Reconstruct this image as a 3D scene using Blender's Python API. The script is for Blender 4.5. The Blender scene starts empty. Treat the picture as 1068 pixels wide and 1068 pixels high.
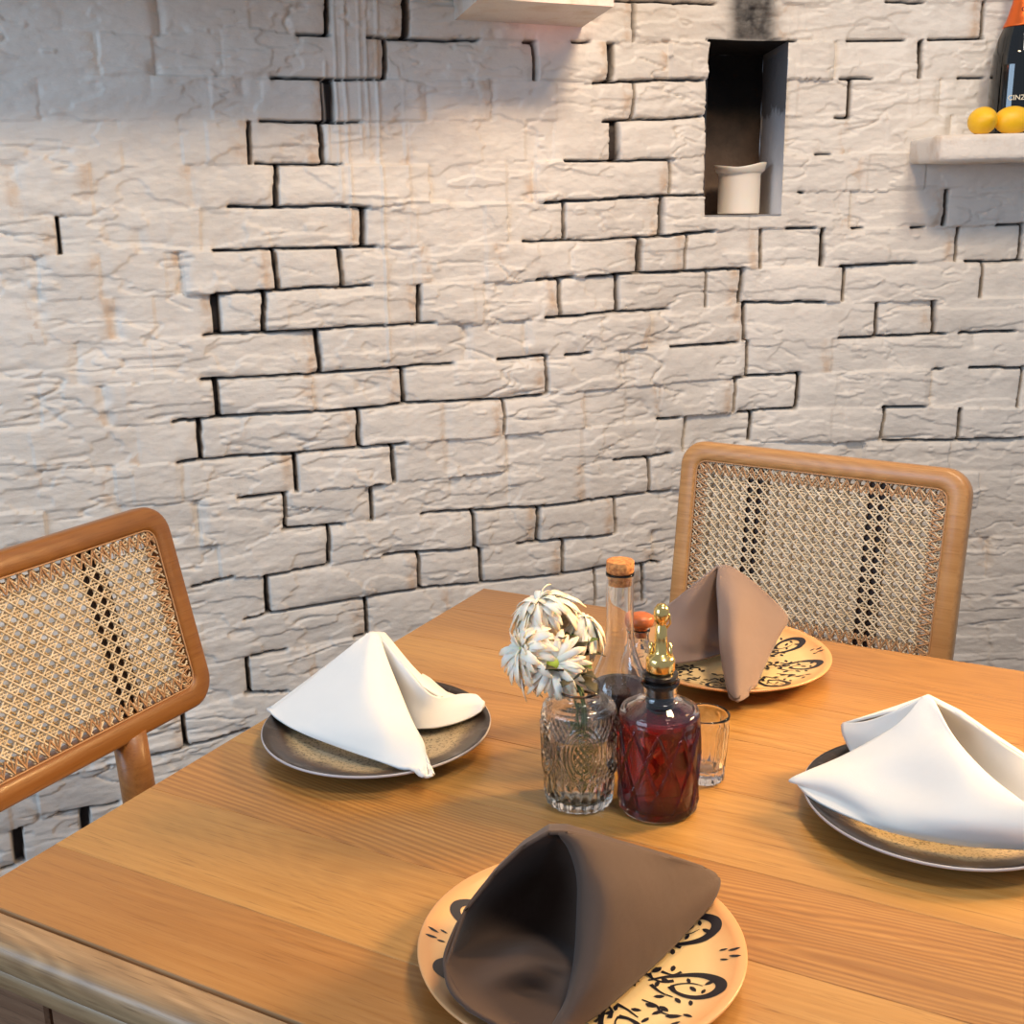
import bpy, bmesh, math, random
import numpy as np
from mathutils import Vector, Matrix
random.seed(7); rng = np.random.RandomState(11)
SC = bpy.context.scene
COL = SC.collection
PI = math.pi

# ------------------------------------------------------------------ camera
FPX, PITCH, ROLL, CAMZ, TT = 1188.0, math.radians(14.68), math.radians(.9), 1.29, .75
cp, sp, cr, sr = math.cos(PITCH), math.sin(PITCH), math.cos(ROLL), math.sin(ROLL)
_r = np.array([1., 0, 0]); _f = np.array([0, cp, -sp]); _d = np.array([0, -sp, -cp])
RIGHT = _r*cr + _d*sr; DOWN = -_r*sr + _d*cr; FWD = _f
cam_d = bpy.data.cameras.new('camera'); cam = bpy.data.objects.new('camera', cam_d); COL.objects.link(cam)
cam_d.sensor_width = 36; cam_d.lens = FPX/1068*36; cam_d.clip_start = .02; cam_d.clip_end = 50
M4 = Matrix.Identity(4)
for i in range(3):
    M4[i][0] = RIGHT[i]; M4[i][1] = -DOWN[i]; M4[i][2] = -FWD[i]
M4[2][3] = CAMZ
cam.matrix_world = M4
SC.camera = cam

# ------------------------------------------------------------------ light
SC.view_settings.view_transform = 'Standard'; SC.view_settings.look = 'None'
SC.view_settings.gamma = 1; SC.view_settings.exposure = 0.0
SC.cycles.use_denoising = True
SC.cycles.max_bounces = 10; SC.cycles.transmission_bounces = 10; SC.cycles.transparent_max_bounces = 16
SC.cycles.caustics_reflective = False
SC.cycles.blur_glossy = .5
SC.cycles.sample_clamp_indirect = 6
W = bpy.data.worlds.new('world'); SC.world = W; W.use_nodes = True
W.node_tree.nodes['Background'].inputs[0].default_value = (.62, .72, .90, 1)
W.node_tree.nodes['Background'].inputs[1].default_value = .48

def area(name, loc, target, sx, sy, power, col, spread=180):
    l = bpy.data.lights.new(name, 'AREA'); l.shape = 'RECTANGLE'; l.size = sx; l.size_y = sy
    l.energy = power; l.color = col; l.spread = math.radians(spread)
    o = bpy.data.objects.new(name, l); COL.objects.link(o); o.location = loc
    o.rotation_euler = (Vector(target)-Vector(loc)).to_track_quat('-Z', 'Y').to_euler(); return o
area('pendant_light', (.52, 1.34, 2.10), (.15, 1.3, .7), .2, .2, 11, (1, .66, .36))
area('window_light', (-2.3, -.5, 1.7), (0, 1.2, .8), 1.6, 1.2, 46, (.54, .75, 1.0))
area('room_light', (.9, .1, 3.2), (-.1, 2.0, .9), .5, .5, 36, (1, .90, .76))
area('side_lamp', (1.45, 1.35, 1.50), (.16, .98, .76), .35, .35, 4.2, (1, .62, .26), 50)
def glow(name, loc, e, col, r=.03):
    l = bpy.data.lights.new(name, 'POINT'); l.energy = e; l.color = col; l.shadow_soft_size = r
    o = bpy.data.objects.new(name, l); COL.objects.link(o); o.location = loc
glow('red_glow_light', (.14, 1.90, 1.64), .12, (1, .16, .08), .02)
_sl = bpy.data.lights.new('added_red_spot', 'SPOT'); _sl.energy = 9; _sl.color = (1, .30, .20); _sl.spot_size = math.radians(15); _sl.spot_blend = .9; _sl.shadow_soft_size = .03  # added spot out of view, tints the ledge underside red
_so = bpy.data.objects.new('added_red_spot', _sl); COL.objects.link(_so); _so.location = (.22, 1.20, 1.50)
_so.rotation_euler = (Vector((.10, 2.02, 1.645))-_so.location).to_track_quat('-Z', 'Y').to_euler()

# ------------------------------------------------------------------ pixel -> world
def ray(u, v): return RIGHT*((u-534)/FPX) + DOWN*((v-534)/FPX) + FWD
C0 = np.array([0, 0, CAMZ])
def at(u, v, h=0.):
    d = ray(u, v); return C0 + d*((TT+h-CAMZ)/d[2])
TY = math.radians(27.8)
T1 = np.array([math.sin(TY), math.cos(TY), 0]); T2 = np.array([math.cos(TY), -math.sin(TY), 0])
A0 = at(506, 613)
def tp(a, b, h=0.): return A0 + T1*a + T2*b + np.array([0, 0, h])
# wall
WY1, WY2, WD = math.radians(67.2), math.radians(89), 1.95
w1 = np.array([math.sin(WY1), math.cos(WY1), 0]); n1 = np.array([-w1[1], w1[0], 0])
w2 = np.array([math.sin(WY2), math.cos(WY2), 0]); n2 = np.array([-w2[1], w2[0], 0])
_dd = ray(772, 350); WB = C0 + _dd*(WD/(n1@_dd)); WB[2] = 0
def wall_sz(u, v):
    d = ray(u, v); P = C0 + d*((n1@WB)/(n1@d)); s = (P-WB)@w1
    if s > 0:
        P = C0 + d*((n2@WB)/(n2@d)); s = (P-WB)@w2
    return s, P[2]
_ss = np.linspace(-3.2, 2.2, 2701)
_t = np.clip((_ss+.07)/.14, 0, 1); _ang = WY1 + (WY2-WY1)*(_t*_t*(3-2*_t))
_cx = np.concatenate([[0], np.cumsum(np.sin((_ang[1:]+_ang[:-1])/2)*np.diff(_ss))]); _cy = np.concatenate([[0], np.cumsum(np.cos((_ang[1:]+_ang[:-1])/2)*np.diff(_ss))])
_i0 = np.argmin(abs(_ss+1.0)); _ref = WB + w1*(-1.0)
_cx += _ref[0]-_cx[_i0]; _cy += _ref[1]-_cy[_i0]
def wall_pos(s, z, out=0.):
    """point on the wall; out = towards the room"""
    s = np.asarray(s, float); a = np.interp(s, _ss, _ang)
    return np.stack([np.interp(s, _ss, _cx)+np.cos(a)*out, np.interp(s, _ss, _cy)-np.sin(a)*out, np.asarray(z, float)+0*s], -1)

# ------------------------------------------------------------------ helpers
def tag(o, label=None, cat=None, group=None, kind=None):
    if label: o['label'] = label
    if cat: o['category'] = cat
    if group: o['group'] = group
    if kind: o['kind'] = kind
    return o
def empty(name, loc, label, cat, group=None, rz=0):
    o = bpy.data.objects.new(name, None); COL.objects.link(o); o.location = Vector(loc); o.rotation_euler.z = rz
    o.empty_display_size = .05
    bpy.context.view_layer.update()
    return tag(o, label, cat, group)
def link(name, me, mat, parent=None, smooth=True, local=False):
    """local: mesh coordinates are already in the parent's space"""
    o = bpy.data.objects.new(name, me); COL.objects.link(o)
    for m in (mat if isinstance(mat, (list, tuple)) else [mat]): me.materials.append(m)
    if smooth:
        for p in me.polygons: p.use_smooth = True
    if parent:
        o.parent = parent
        if not local:
            o.matrix_parent_inverse = parent.matrix_world.inverted()
    return o
def obj(name, bm, mat, parent=None, smooth=True, local=False):
    bmesh.ops.recalc_face_normals(bm, faces=bm.faces)
    me = bpy.data.meshes.new(name); bm.to_mesh(me); bm.free()
    return link(name, me, mat, parent, smooth, local)
def sharp(o, ang=35):
    me = o.data; bm = bmesh.new(); bm.from_mesh(me)
    for e in bm.edges:
        if len(e.link_faces) == 2 and e.calc_face_angle(0) > math.radians(ang): e.smooth = False
    bm.to_mesh(me); bm.free()
    return o
def box(bm, c, ax, ay, az, hx, hy, hz, bev=0., seg=2):
    c = np.array(c, float); vs = []
    for i in (-1, 1):
        for j in (-1, 1):
            for k in (-1, 1):
                vs.append(bm.verts.new(c+np.array(ax)*hx*i+np.array(ay)*hy*j+np.array(az)*hz*k))
    F = [(0,1,3,2),(4,6,7,5),(0,4,5,1),(2,3,7,6),(0,2,6,4),(1,5,7,3)]
    fs = [bm.faces.new([vs[q] for q in f]) for f in F]
    if bev:
        es = {e for f in fs for e in f.edges}
        bmesh.ops.bevel(bm, geom=list(es), offset=bev, segments=seg, profile=.5, affect='EDGES')
X, Y, Z = np.eye(3)
def tube(bm, pts, r, n=6, cap=True, flat=None):
    """tube along pts; r scalar or list; flat=(normal, ratio) squashes the section"""
    pts = [np.array(p, float) for p in pts]; N = len(pts)
    rr = r if hasattr(r, '__len__') else [r]*N
    up = np.array([0, 0, 1.]); rings = []
    prev = None
    for i in range(N):
        t = pts[min(i+1, N-1)]-pts[max(i-1, 0)]; t = t/(np.linalg.norm(t)+1e-12)
        if prev is None:
            a = flat[0] if flat else (up if abs(t@up) < .9 else X)
            a = np.cross(t, a); a /= np.linalg.norm(a)+1e-12
        else:
            a = prev-t*(prev@t); a /= np.linalg.norm(a)+1e-12
        prev = a; b = np.cross(t, a)
        k = flat[1] if flat else 1
        rings.append([bm.verts.new(pts[i]+(a*math.cos(2*PI*j/n)+b*k*math.sin(2*PI*j/n))*rr[i]) for j in range(n)])
    for i in range(N-1):
        for j in range(n):
            bm.faces.new((rings[i][j], rings[i][(j+1) % n], rings[i+1][(j+1) % n], rings[i+1][j]))
    if cap:
        bm.faces.new(rings[0][::-1]); bm.faces.new(rings[-1])
def lathe(bm, prof, c=(0, 0, 0), n=48, mod=None, cap=True):
    c = np.array(c, float); rings = []
    for r, z in prof:
        if r < 1e-5: rings.append([bm.verts.new(c+[0, 0, z])]*n); continue
        ring = []
        for j in range(n):
            th = 2*PI*j/n; q = r+(mod(th, r, z) if mod else 0)
            ring.append(bm.verts.new(c+[q*math.cos(th), q*math.sin(th), z]))
        rings.append(ring)
    for a, b in zip(rings[:-1], rings[1:]):
        for j in range(n):
            k = (j+1) % n; f = []
            for v in (a[j], a[k], b[k], b[j]):
                if v not in f: f.append(v)
            if len(f) > 2: bm.faces.new(f)
    if cap:
        for R_ in (rings[0], rings[-1]):
            if R_[0] is not R_[1]:
                try: bm.faces.new(R_)
                except ValueError: pass
def dense(prof, step=.002):
    out = [prof[0]]
    for p, q in zip(prof[:-1], prof[1:]):
        L = math.hypot(q[0]-p[0], q[1]-p[1]); m = max(1, int(L/step))
        for i in range(1, m+1): out.append((p[0]+(q[0]-p[0])*i/m, p[1]+(q[1]-p[1])*i/m))
    return out
def crom(P, m):
    """Catmull-Rom through rows of points: P (n,...) -> ((n-1)*m+1,...)"""
    P = np.array(P, float); n = len(P)
    E = np.concatenate([[2*P[0]-P[1]], P, [2*P[-1]-P[-2]]]); out = []
    for i in range(n-1):
        p0, p1, p2, p3 = E[i:i+4]
        for k in range(m):
            t = k/m; out.append(.5*((2*p1)+(-p0+p2)*t+(2*p0-5*p1+4*p2-p3)*t*t+(-p0+3*p1-3*p2+p3)*t**3))
    out.append(P[-1]); return np.array(out)
def grid_mesh(bm, G):
    n, m = G.shape[:2]; V = [[bm.verts.new(G[i, j]) for j in range(m)] for i in range(n)]
    for i in range(n-1):
        for j in range(m-1): bm.faces.new((V[i][j], V[i+1][j], V[i+1][j+1], V[i][j+1]))

# value noise
_lat = rng.rand(256, 256)
def vnoise(x, y):
    xi = np.floor(x).astype(int); yi = np.floor(y).astype(int); fx = x-xi; fy = y-yi
    fx = fx*fx*fx*(fx*(fx*6-15)+10); fy = fy*fy*fy*(fy*(fy*6-15)+10)
    a = _lat[xi % 256, yi % 256]; b = _lat[(xi+1) % 256, yi % 256]; c = _lat[xi % 256, (yi+1) % 256]; d = _lat[(xi+1) % 256, (yi+1) % 256]
    return (a*(1-fx)+b*fx)*(1-fy)+(c*(1-fx)+d*fx)*fy
def fbm(x, y, o=4):
    t = 0; a = 1; n = 0
    for i in range(o):
        t = t+a*vnoise(x*2**i+17.3*i, y*2**i+9.1*i); n += a; a *= .5
    return t/n*2-1

# ------------------------------------------------------------------ materials
def srgb(r, g, b):
    f = lambda c: ((c/255+.055)/1.055)**2.4 if c > 10 else c/255/12.92
    return (f(r), f(g), f(b), 1)
class NT:
    def __init__(s, name):
        s.m = bpy.data.materials.new(name); s.m.use_nodes = True; s.t = s.m.node_tree; s.b = s.t.nodes['Principled BSDF']
    def n(s, t, **k):
        x = s.t.nodes.new(t)
        for a, v in k.items(): setattr(x, a, v)
        return x
    def l(s, a, b): s.t.links.new(a, b)
    def val(s, sock, v):
        if hasattr(v, 'links'): s.l(v, sock)
        else: sock.default_value = v
    def math(s, op, a, b=0., clamp=False):
        x = s.n('ShaderNodeMath', operation=op, use_clamp=clamp); s.val(x.inputs[0], a); s.val(x.inputs[1], b); return x.outputs[0]
    def mix(s, f, a, b, t='MIX'):
        x = s.n('ShaderNodeMix', data_type='RGBA', blend_type=t); s.val(x.inputs[0], f); s.val(x.inputs[6], a); s.val(x.inputs[7], b); return x.outputs[2]
    def noise(s, vec, scale, detail=4, rough=.55, dist=0):
        x = s.n('ShaderNodeTexNoise'); s.val(x.inputs['Vector'], vec); x.inputs['Scale'].default_value = scale
        x.inputs['Detail'].default_value = detail; x.inputs['Roughness'].default_value = rough; x.inputs['Distortion'].default_value = dist; return x.outputs[0]
    def ramp(s, f, stops):
        x = s.n('ShaderNodeValToRGB'); s.val(x.inputs[0], f); e = x.color_ramp.elements
        while len(e) < len(stops): e.new(.5)
        for i, (p, c) in enumerate(stops): e[i].position = p; e[i].color = c if len(c) == 4 else (*c, 1)
        return x.outputs[0]
    def mapr(s, f, a, b, c=0., d=1.):
        x = s.n('ShaderNodeMapRange'); s.val(x.inputs[0], f)
        for i, v in enumerate((a, b, c, d)): x.inputs[i+1].default_value = v
        return x.outputs[0]
    def mapping(s, vec, sc=(1, 1, 1), rot=(0, 0, 0), loc=(0, 0, 0)):
        x = s.n('ShaderNodeMapping'); s.val(x.inputs[0], vec); x.inputs['Scale'].default_value = sc; x.inputs['Rotation'].default_value = rot; x.inputs['Location'].default_value = loc; return x.outputs[0]
    def objc(s): return s.n('ShaderNodeTexCoord').outputs['Object']
    def attr(s, name): return s.n('ShaderNodeAttribute', attribute_name=name).outputs
    def bump(s, h, dist, strength=1.):
        x = s.n('ShaderNodeBump'); s.val(x.inputs['Height'], h); x.inputs['Distance'].default_value = dist; x.inputs['Strength'].default_value = strength
        s.l(x.outputs[0], s.b.inputs['Normal'])
    def set(s, **k):
        for a, v in k.items(): s.val(s.b.inputs[a.replace('_', ' ')], v)
        return s
def simple(name, col, rough=.5, **k):
    t = NT(name); t.set(Base_Color=col, Roughness=rough, **k); return t.m

def m_wall():
    t = NT('painted_brick'); oc = t.objc()
    n1_ = t.noise(oc, 3.0, 5); n2_ = t.noise(oc, 22, 6, .6)
    base = t.mix(t.mapr(n1_, .35, .65), srgb(217, 209, 198), srgb(230, 222, 211))
    base = t.mix(t.mapr(n2_, .52, .75, 0, .35), base, srgb(196, 182, 168))
    stain = t.attr('stain')[2]
    sn = t.mapr(t.noise(oc, 35, 4), .38, .6, 0, .8)
    base = t.mix(t.math('MULTIPLY', stain, sn), base, srgb(196, 150, 96))
    base = t.mix(t.attr('joint')[2], base, srgb(52, 44, 40))
    sn2 = t.mapr(t.noise(oc, 60, 5), .3, .7, .8, 1)
    base = t.mix(t.math('MULTIPLY', t.attr('soot')[2], sn2), base, srgb(38, 33, 30))
    t.set(Base_Color=base, Roughness=t.mapr(n2_, .3, .7, .42, .62)); t.b.inputs['Specular IOR Level'].default_value = .4
    mp = t.mapping(oc, (1, 1, 2.6))
    h = t.math('ADD', t.noise(mp, 45, 8, .62), t.math('MULTIPLY', t.noise(oc, 160, 4, .6), .3))
    t.bump(h, .003, .42); return t.m
def m_soot_lit():
    t = NT('sooty_lit_plaster'); oc = t.objc()
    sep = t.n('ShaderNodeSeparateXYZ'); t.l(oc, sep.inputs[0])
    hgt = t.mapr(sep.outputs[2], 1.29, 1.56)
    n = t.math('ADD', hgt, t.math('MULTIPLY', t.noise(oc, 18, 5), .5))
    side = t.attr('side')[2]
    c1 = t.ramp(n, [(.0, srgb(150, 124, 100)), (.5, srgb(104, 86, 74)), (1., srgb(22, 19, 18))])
    c2 = t.ramp(n, [(.4, srgb(230, 228, 226)), (.95, srgb(190, 190, 192)), (1., srgb(120, 118, 118))])  # paler ramp paints incoming light onto the right face and sill
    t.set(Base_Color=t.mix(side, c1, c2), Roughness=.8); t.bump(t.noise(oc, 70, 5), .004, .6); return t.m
def wood(name, cols, grain=(1, 1, 1), ring=1., rough=.35, plank=False, warp=1.0, coat=.0, figk=.5):
    """grain runs along local X; cols = (dark, mid, light)"""
    t = NT(name); v = t.objc()
    if plank:
        pid = t.attr('plank')[2]
        off = t.n('ShaderNodeCombineXYZ'); t.l(t.math('MULTIPLY', pid, 7.3), off.inputs[0]); t.l(t.math('MULTIPLY', pid, .35), off.inputs[1]); t.l(t.math('MULTIPLY', pid, 3.1), off.inputs[2])
        va = t.n('ShaderNodeVectorMath', operation='ADD'); t.l(v, va.inputs[0]); t.l(off.outputs[0], va.inputs[1]); v = va.outputs[0]
    # cathedral figure: contour lines of a stretched smooth field
    w = t.mapping(v, (1.1*ring, 6.5*ring, 6.5*ring))
    f = t.noise(w, 1.0, 1.6, .35, .35)
    rings = t.math('FRACT', t.math('MULTIPLY', f, 26*warp))
    rings = t.math('ABSOLUTE', t.math('SUBTRACT', rings, .5))
    line = t.mapr(rings, .08, .42)                       # 0 at the line
    if plank:
        pk = t.math('FRACT', t.math('MULTIPLY', pid, 10.)); figk = t.mapr(pk, 0, 1, .12, .8)
    fine = t.noise(t.mapping(v, (5, 160, 160)), 1., 5, .6)
    pores = t.noise(t.mapping(v, (22, 420, 420)), 1., 3, .6)
    big = t.noise(t.mapping(v, (1.2, 9, 9)), 1., 3, .5)
    fig = t.mapr(t.noise(t.mapping(v, (.9, 4, 4), loc=(3, 1, 0)), 1., 2), .42, .58)
    c = t.mix(t.mapr(fine, .3, .7), cols[1], cols[2])
    c = t.mix(t.math('MULTIPLY', t.math('SUBTRACT', 1., line), t.math('MULTIPLY', fig, figk)), c, cols[0])
    c = t.mix(t.mapr(big, .48, .75, 0, .45), c, cols[0])
    c = t.mix(t.mapr(pores, .56, .72, 0, .55), c, cols[0])
    if plank:
        c = t.mix(t.mapr(pk, 0, 1, 0, .42), c, srgb(150, 90, 40))
    t.set(Base_Color=c, Roughness=t.mapr(fine, .3, .7, rough-.05, rough+.08))
    t.b.inputs['Coat Weight'].default_value = coat; t.b.inputs['Coat Roughness'].default_value = .25
    t.bump(t.math('ADD', fine, t.math('MULTIPLY', pores, -.6)), .0006, .5)
    return t.m
def cloth(name, col, col2, sheen=.25):
    t = NT(name); oc = t.objc()
    n = t.noise(oc, 14, 3)
    wv = t.n('ShaderNodeTexWave', bands_direction='DIAGONAL'); t.val(wv.inputs['Vector'], oc); wv.inputs['Scale'].default_value = 900
    t.set(Base_Color=t.mix(n, col, col2), Roughness=.8); t.b.inputs['Sheen Weight'].default_value = sheen; t.b.inputs['Sheen Roughness'].default_value = .5
    t.bump(t.math('ADD', t.math('MULTIPLY', t.noise(oc, 30, 2), 1.), t.math('MULTIPLY', wv.outputs[1], .04)), .0015, .6); return t.m
def glass(name, col=(1, 1, 1, 1), rough=.0, ior=1.48):
    t = NT(name); t.set(Base_Color=col, Roughness=rough, IOR=ior, Transmission_Weight=1.); return t.m
MW = m_wall(); MSOOT_LIT = m_soot_lit()
M_TABLE = wood('table_wood', (srgb(108, 70, 32), srgb(168, 120, 58), srgb(188, 143, 80)), plank=True, rough=.33, warp=2.1, figk=.62, coat=.2)
M_EDGE = wood('worn_table_edge', (srgb(84, 60, 38), srgb(152, 118, 80), srgb(184, 152, 112)), ring=2, rough=.34)
M_APRON = wood('apron_wood', (srgb(50, 30, 20), srgb(116, 82, 58), srgb(140, 104, 76)), ring=2, rough=.5)
M_CHAIR = wood('chair_wood', (srgb(108, 64, 24), srgb(148, 92, 38), srgb(164, 108, 50)), ring=1.4, figk=.3, rough=.36, coat=.2)
M_CHAIR2 = wood('pale_chair_wood', (srgb(150, 98, 50), srgb(192, 138, 80), srgb(208, 156, 98)), ring=1.4, figk=.3, rough=.36, coat=.2)
def m_cane():
    t = NT('cane_strand'); n = t.noise(t.objc(), 60, 3)
    t.set(Base_Color=t.ramp(n, [(.3, srgb(212, 188, 150)), (.7, srgb(238, 222, 194))]), Roughness=.45); return t.m
M_CANE = m_cane()
M_LACE = simple('lacing_cord', srgb(190, 146, 104), .55)
M_BATTEN = simple('dark_batten', srgb(48, 28, 18), .6)
M_WHITE = cloth('white_linen', srgb(224, 221, 214), srgb(232, 229, 222))
M_TAUPE = cloth('taupe_cotton', srgb(116, 94, 84), srgb(126, 104, 92))
M_BROWN = cloth('dark_brown_cotton', srgb(70, 51, 38), srgb(84, 61, 46), .10); M_GLASS = glass('clear_glass'); M_GOLD = simple('brass', (.90, .62, .22, 1), .18, Metallic=1.)
M_RUBBER = simple('black_rubber', srgb(20, 19, 20), .3)
M_WAX = simple('candle_wax', srgb(236, 226, 212), .45, Subsurface_Weight=.3)
M_WAX.node_tree.nodes['Principled BSDF'].inputs['Subsurface Radius'].default_value = (.01, .006, .004)
def m_cork():
    t = NT('cork'); n = t.noise(t.objc(), 260, 4)
    t.set(Base_Color=t.ramp(n, [(.35, srgb(150, 84, 40)), (.6, srgb(214, 146, 82))]), Roughness=.8); t.bump(n, .001); return t.m
M_CORK = m_cork()
M_TERRA = NT('cream_terracotta_glaze')
_oc = M_TERRA.objc(); _n = M_TERRA.noise(_oc, 30, 4)
_r2 = M_TERRA.attr('rad')[2]
M_TERRA.set(Base_Color=M_TERRA.mix(M_TERRA.mapr(M_TERRA.math('ADD', _r2, M_TERRA.math('MULTIPLY', _n, .1)), .80, .98), srgb(226, 196, 142), srgb(214, 158, 104)), Roughness=.28)
M_TERRA = M_TERRA.m
M_BLUEBLK = simple('dark_blue_underglaze', srgb(28, 26, 34), .35)
def m_speckle():
    t = NT('speckled_stoneware'); oc = t.objc(); r = t.attr('rad')[2]
    n = t.noise(oc, 16, 5, .6); n2_ = t.noise(oc, 330, 3, .7); n3 = t.noise(oc, 60, 4, .6)
    k = t.math('ADD', r, t.math('MULTIPLY', t.math('SUBTRACT', n, .5), .35))
    base = t.ramp(k, [(.0, srgb(150, 140, 124)), (.50, srgb(172, 160, 136)), (.70, srgb(184, 164, 128)), (.82, srgb(84, 66, 50)), (.92, srgb(40, 30, 24)), (.995, srgb(40, 32, 28))])
    sp_ = t.mapr(n2_, .54, .6); base = t.mix(t.math('MULTIPLY', sp_, .75), base, srgb(46, 38, 32))
    sm = t.math('MULTIPLY', t.mapr(n3, .55, .75), t.mapr(r, .6, .8)); base = t.mix(t.math('MULTIPLY', sm, .6), base, srgb(120, 112, 106))
    t.set(Base_Color=base, Roughness=.3); return t.m
M_SPECK = m_speckle(); M_RIM = simple('rim_reflection_glaze', srgb(178, 172, 172), .3)  # pale grey paints a reflection along the outer rim
M_FLOOR = NT('floor_tile'); _br = M_FLOOR.n('ShaderNodeTexBrick'); M_FLOOR.l(M_FLOOR.objc(), _br.inputs[0]); _br.offset = 0
_br.inputs['Color1'].default_value = srgb(120, 100, 84); _br.inputs['Color2'].default_value = srgb(108, 90, 76); _br.inputs['Mortar'].default_value = srgb(70, 62, 56); _br.inputs['Scale'].default_value = 2.5; _br.inputs['Mortar Size'].default_value = .01
M_FLOOR.set(Base_Color=_br.outputs[0], Roughness=.6); M_FLOOR = M_FLOOR.m

# ------------------------------------------------------------------ floor
bm = bmesh.new(); box(bm, (0, .6, -.02), X, Y, Z, 3.2, 3.0, .02)
tag(obj('floor', bm, M_FLOOR, smooth=False), kind='structure')

# ------------------------------------------------------------------ brick wall
# course boundaries as traced in the photo: (points, open-joint ranges)
BND = [
 ([(0,-15),(310,-8),(616,0),(748,3),(870,2),(1068,0)], [(616,748),(924,965)]),
 ([(0,27),(165,37),(240,28),(310,35),(357,36),(407,40),(502,41.5),(549,43),(700,43),(735,43),(822,43),(884,42),(1068,39)], [(310,345),(383,400),(405,502),(548,560),(597,617),(822,830),(884,945),(969,1027)]),
 ([(0,81),(81,78),(285,81),(357,82),(400,82),(444,86),(559,82.5),(620,85),(736,82),(820,82),(876,82),(1068,80)], [(283,400),(620,736),(876,910),(1000,1027)]),
 ([(0,125),(50,125),(271,126.5),(357,127),(434,126),(508,125),(630,126),(700,124),(736,120.6),(871,122),(934,121),(1068,120)], [(271,378),(630,736),(871,886)]),
 ([(0,172),(135,170),(219,172),(266,171),(357,171),(431,172),(589,168),(633,167),(700,166),(736,162),(817,161),(890,160),(1068,158)], [(266,358),(589,700),(850,866)]),
 ([(0,228),(128,222),(238,216),(340,214),(385,216),(441,211),(569,211),(700,204),(736,203),(817,200),(838,200.5),(965,198),(1068,195)], [(238,385),(569,736),(832,838)]),
 ([(0,268),(104,265),(222,261),(357,258),(394,257),(465,256),(546,252),(670,248),(700,245),(736,241),(817,238),(886,238.5),(965,237),(1068,234)], [(222,394),(546,745),(820,850),(888,900),(950,965),(1040,1068)]),
 ([(0,313),(54,313),(192,307),(224,306),(357,299),(389,298),(448,296),(561,292),(700,283),(772,280),(831,278),(879,277),(955,274),(1068,272)], [(224,389),(561,600),(613,775),(875,955),(1007,1068)]),
 ([(0,360),(150,354),(212,350),(276,347),(360,342),(455,337),(502,337),(569,332),(650,325),(700,323),(765,319),(774,315),(920,315),(1068,310)], [(212,455),(569,700),(774,860)]),
 ([(0,404),(145,400),(209,395.6),(357,389),(475,379),(559,372),(616,368),(700,362),(769,357),(783,353),(877,353),(986,348),(1068,345)], [(209,475),(520,570),(590,616),(700,769),(875,986),(1000,1060)]),
 ([(0,448),(100,445),(179,440),(229,435),(360,428),(424,421),(529,416),(572,411),(700,399),(760,394),(777,392),(832,390),(940,386),(1011,384),(1068,383)], [(179,572),(763,835),(975,984),(1011,1068)]),
 ([(0,492),(100,487),(184,483),(211,479),(310,473),(340,470),(424,462),(560,452),(687,438),(782,429),(829,426),(962,424),(1068,426)], [(184,424),(687,710),(769,829),(920,965)]),
 ([(0,536),(100,530),(248,520),(300,515),(340,509),(387,507),(423,502),(560,490),(641,480),(680,476),(782,460),(850,462),(921,460),(1005,459),(1068,457)], [(248,300),(390,400),(641,700),(921,1068)]),
 ([(0,590),(120,580),(182,572),(243,567),(300,553),(347,549),(468,534),(559,529),(670,515),(700,512),(850,498),(1068,492)], [(295,360),(440,700)]),
 ([(0,636),(120,625),(200,613),(243,601),(280,601),(340,591),(407,579),(502,572),(576,564),(700,551),(850,535),(1068,528)], [(200,243),(275,345),(400,500),(540,640)]),
 ([(0,690),(120,668),(219,648),(256,647),(280,640),(340,631),(438,615),(502,609),(589,599),(643,589),(690,587),(1068,560)], [(255,283),(280,640),(660,690)]),
 ([(0,735),(120,712),(225,694),(266,684),(340,672),(384,663),(417,660),(560,640),(700,625),(1068,600)], [(262,300),(370,384)]),
 ([(0,785),(120,758),(200,742),(256,724),(300,721),(420,705),(700,670),(1068,640)], [(256,300)]),
 ([(0,830),(60,812),(144,791),(195,779),(258,760),(420,738),(700,710),(1068,680)], [(142,262)]),
 ([(0,872),(60,850),(119,839),(180,820),(300,790),(700,740)], [(60,125)]),
 ([(0,908),(60,893),(200,860),(700,780)], [(0,16)]),
 ([(0,952),(60,938),(200,905),(700,820)], []),
 ([(0,996),(60,982),(200,950),(700,860)], []),
]
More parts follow.
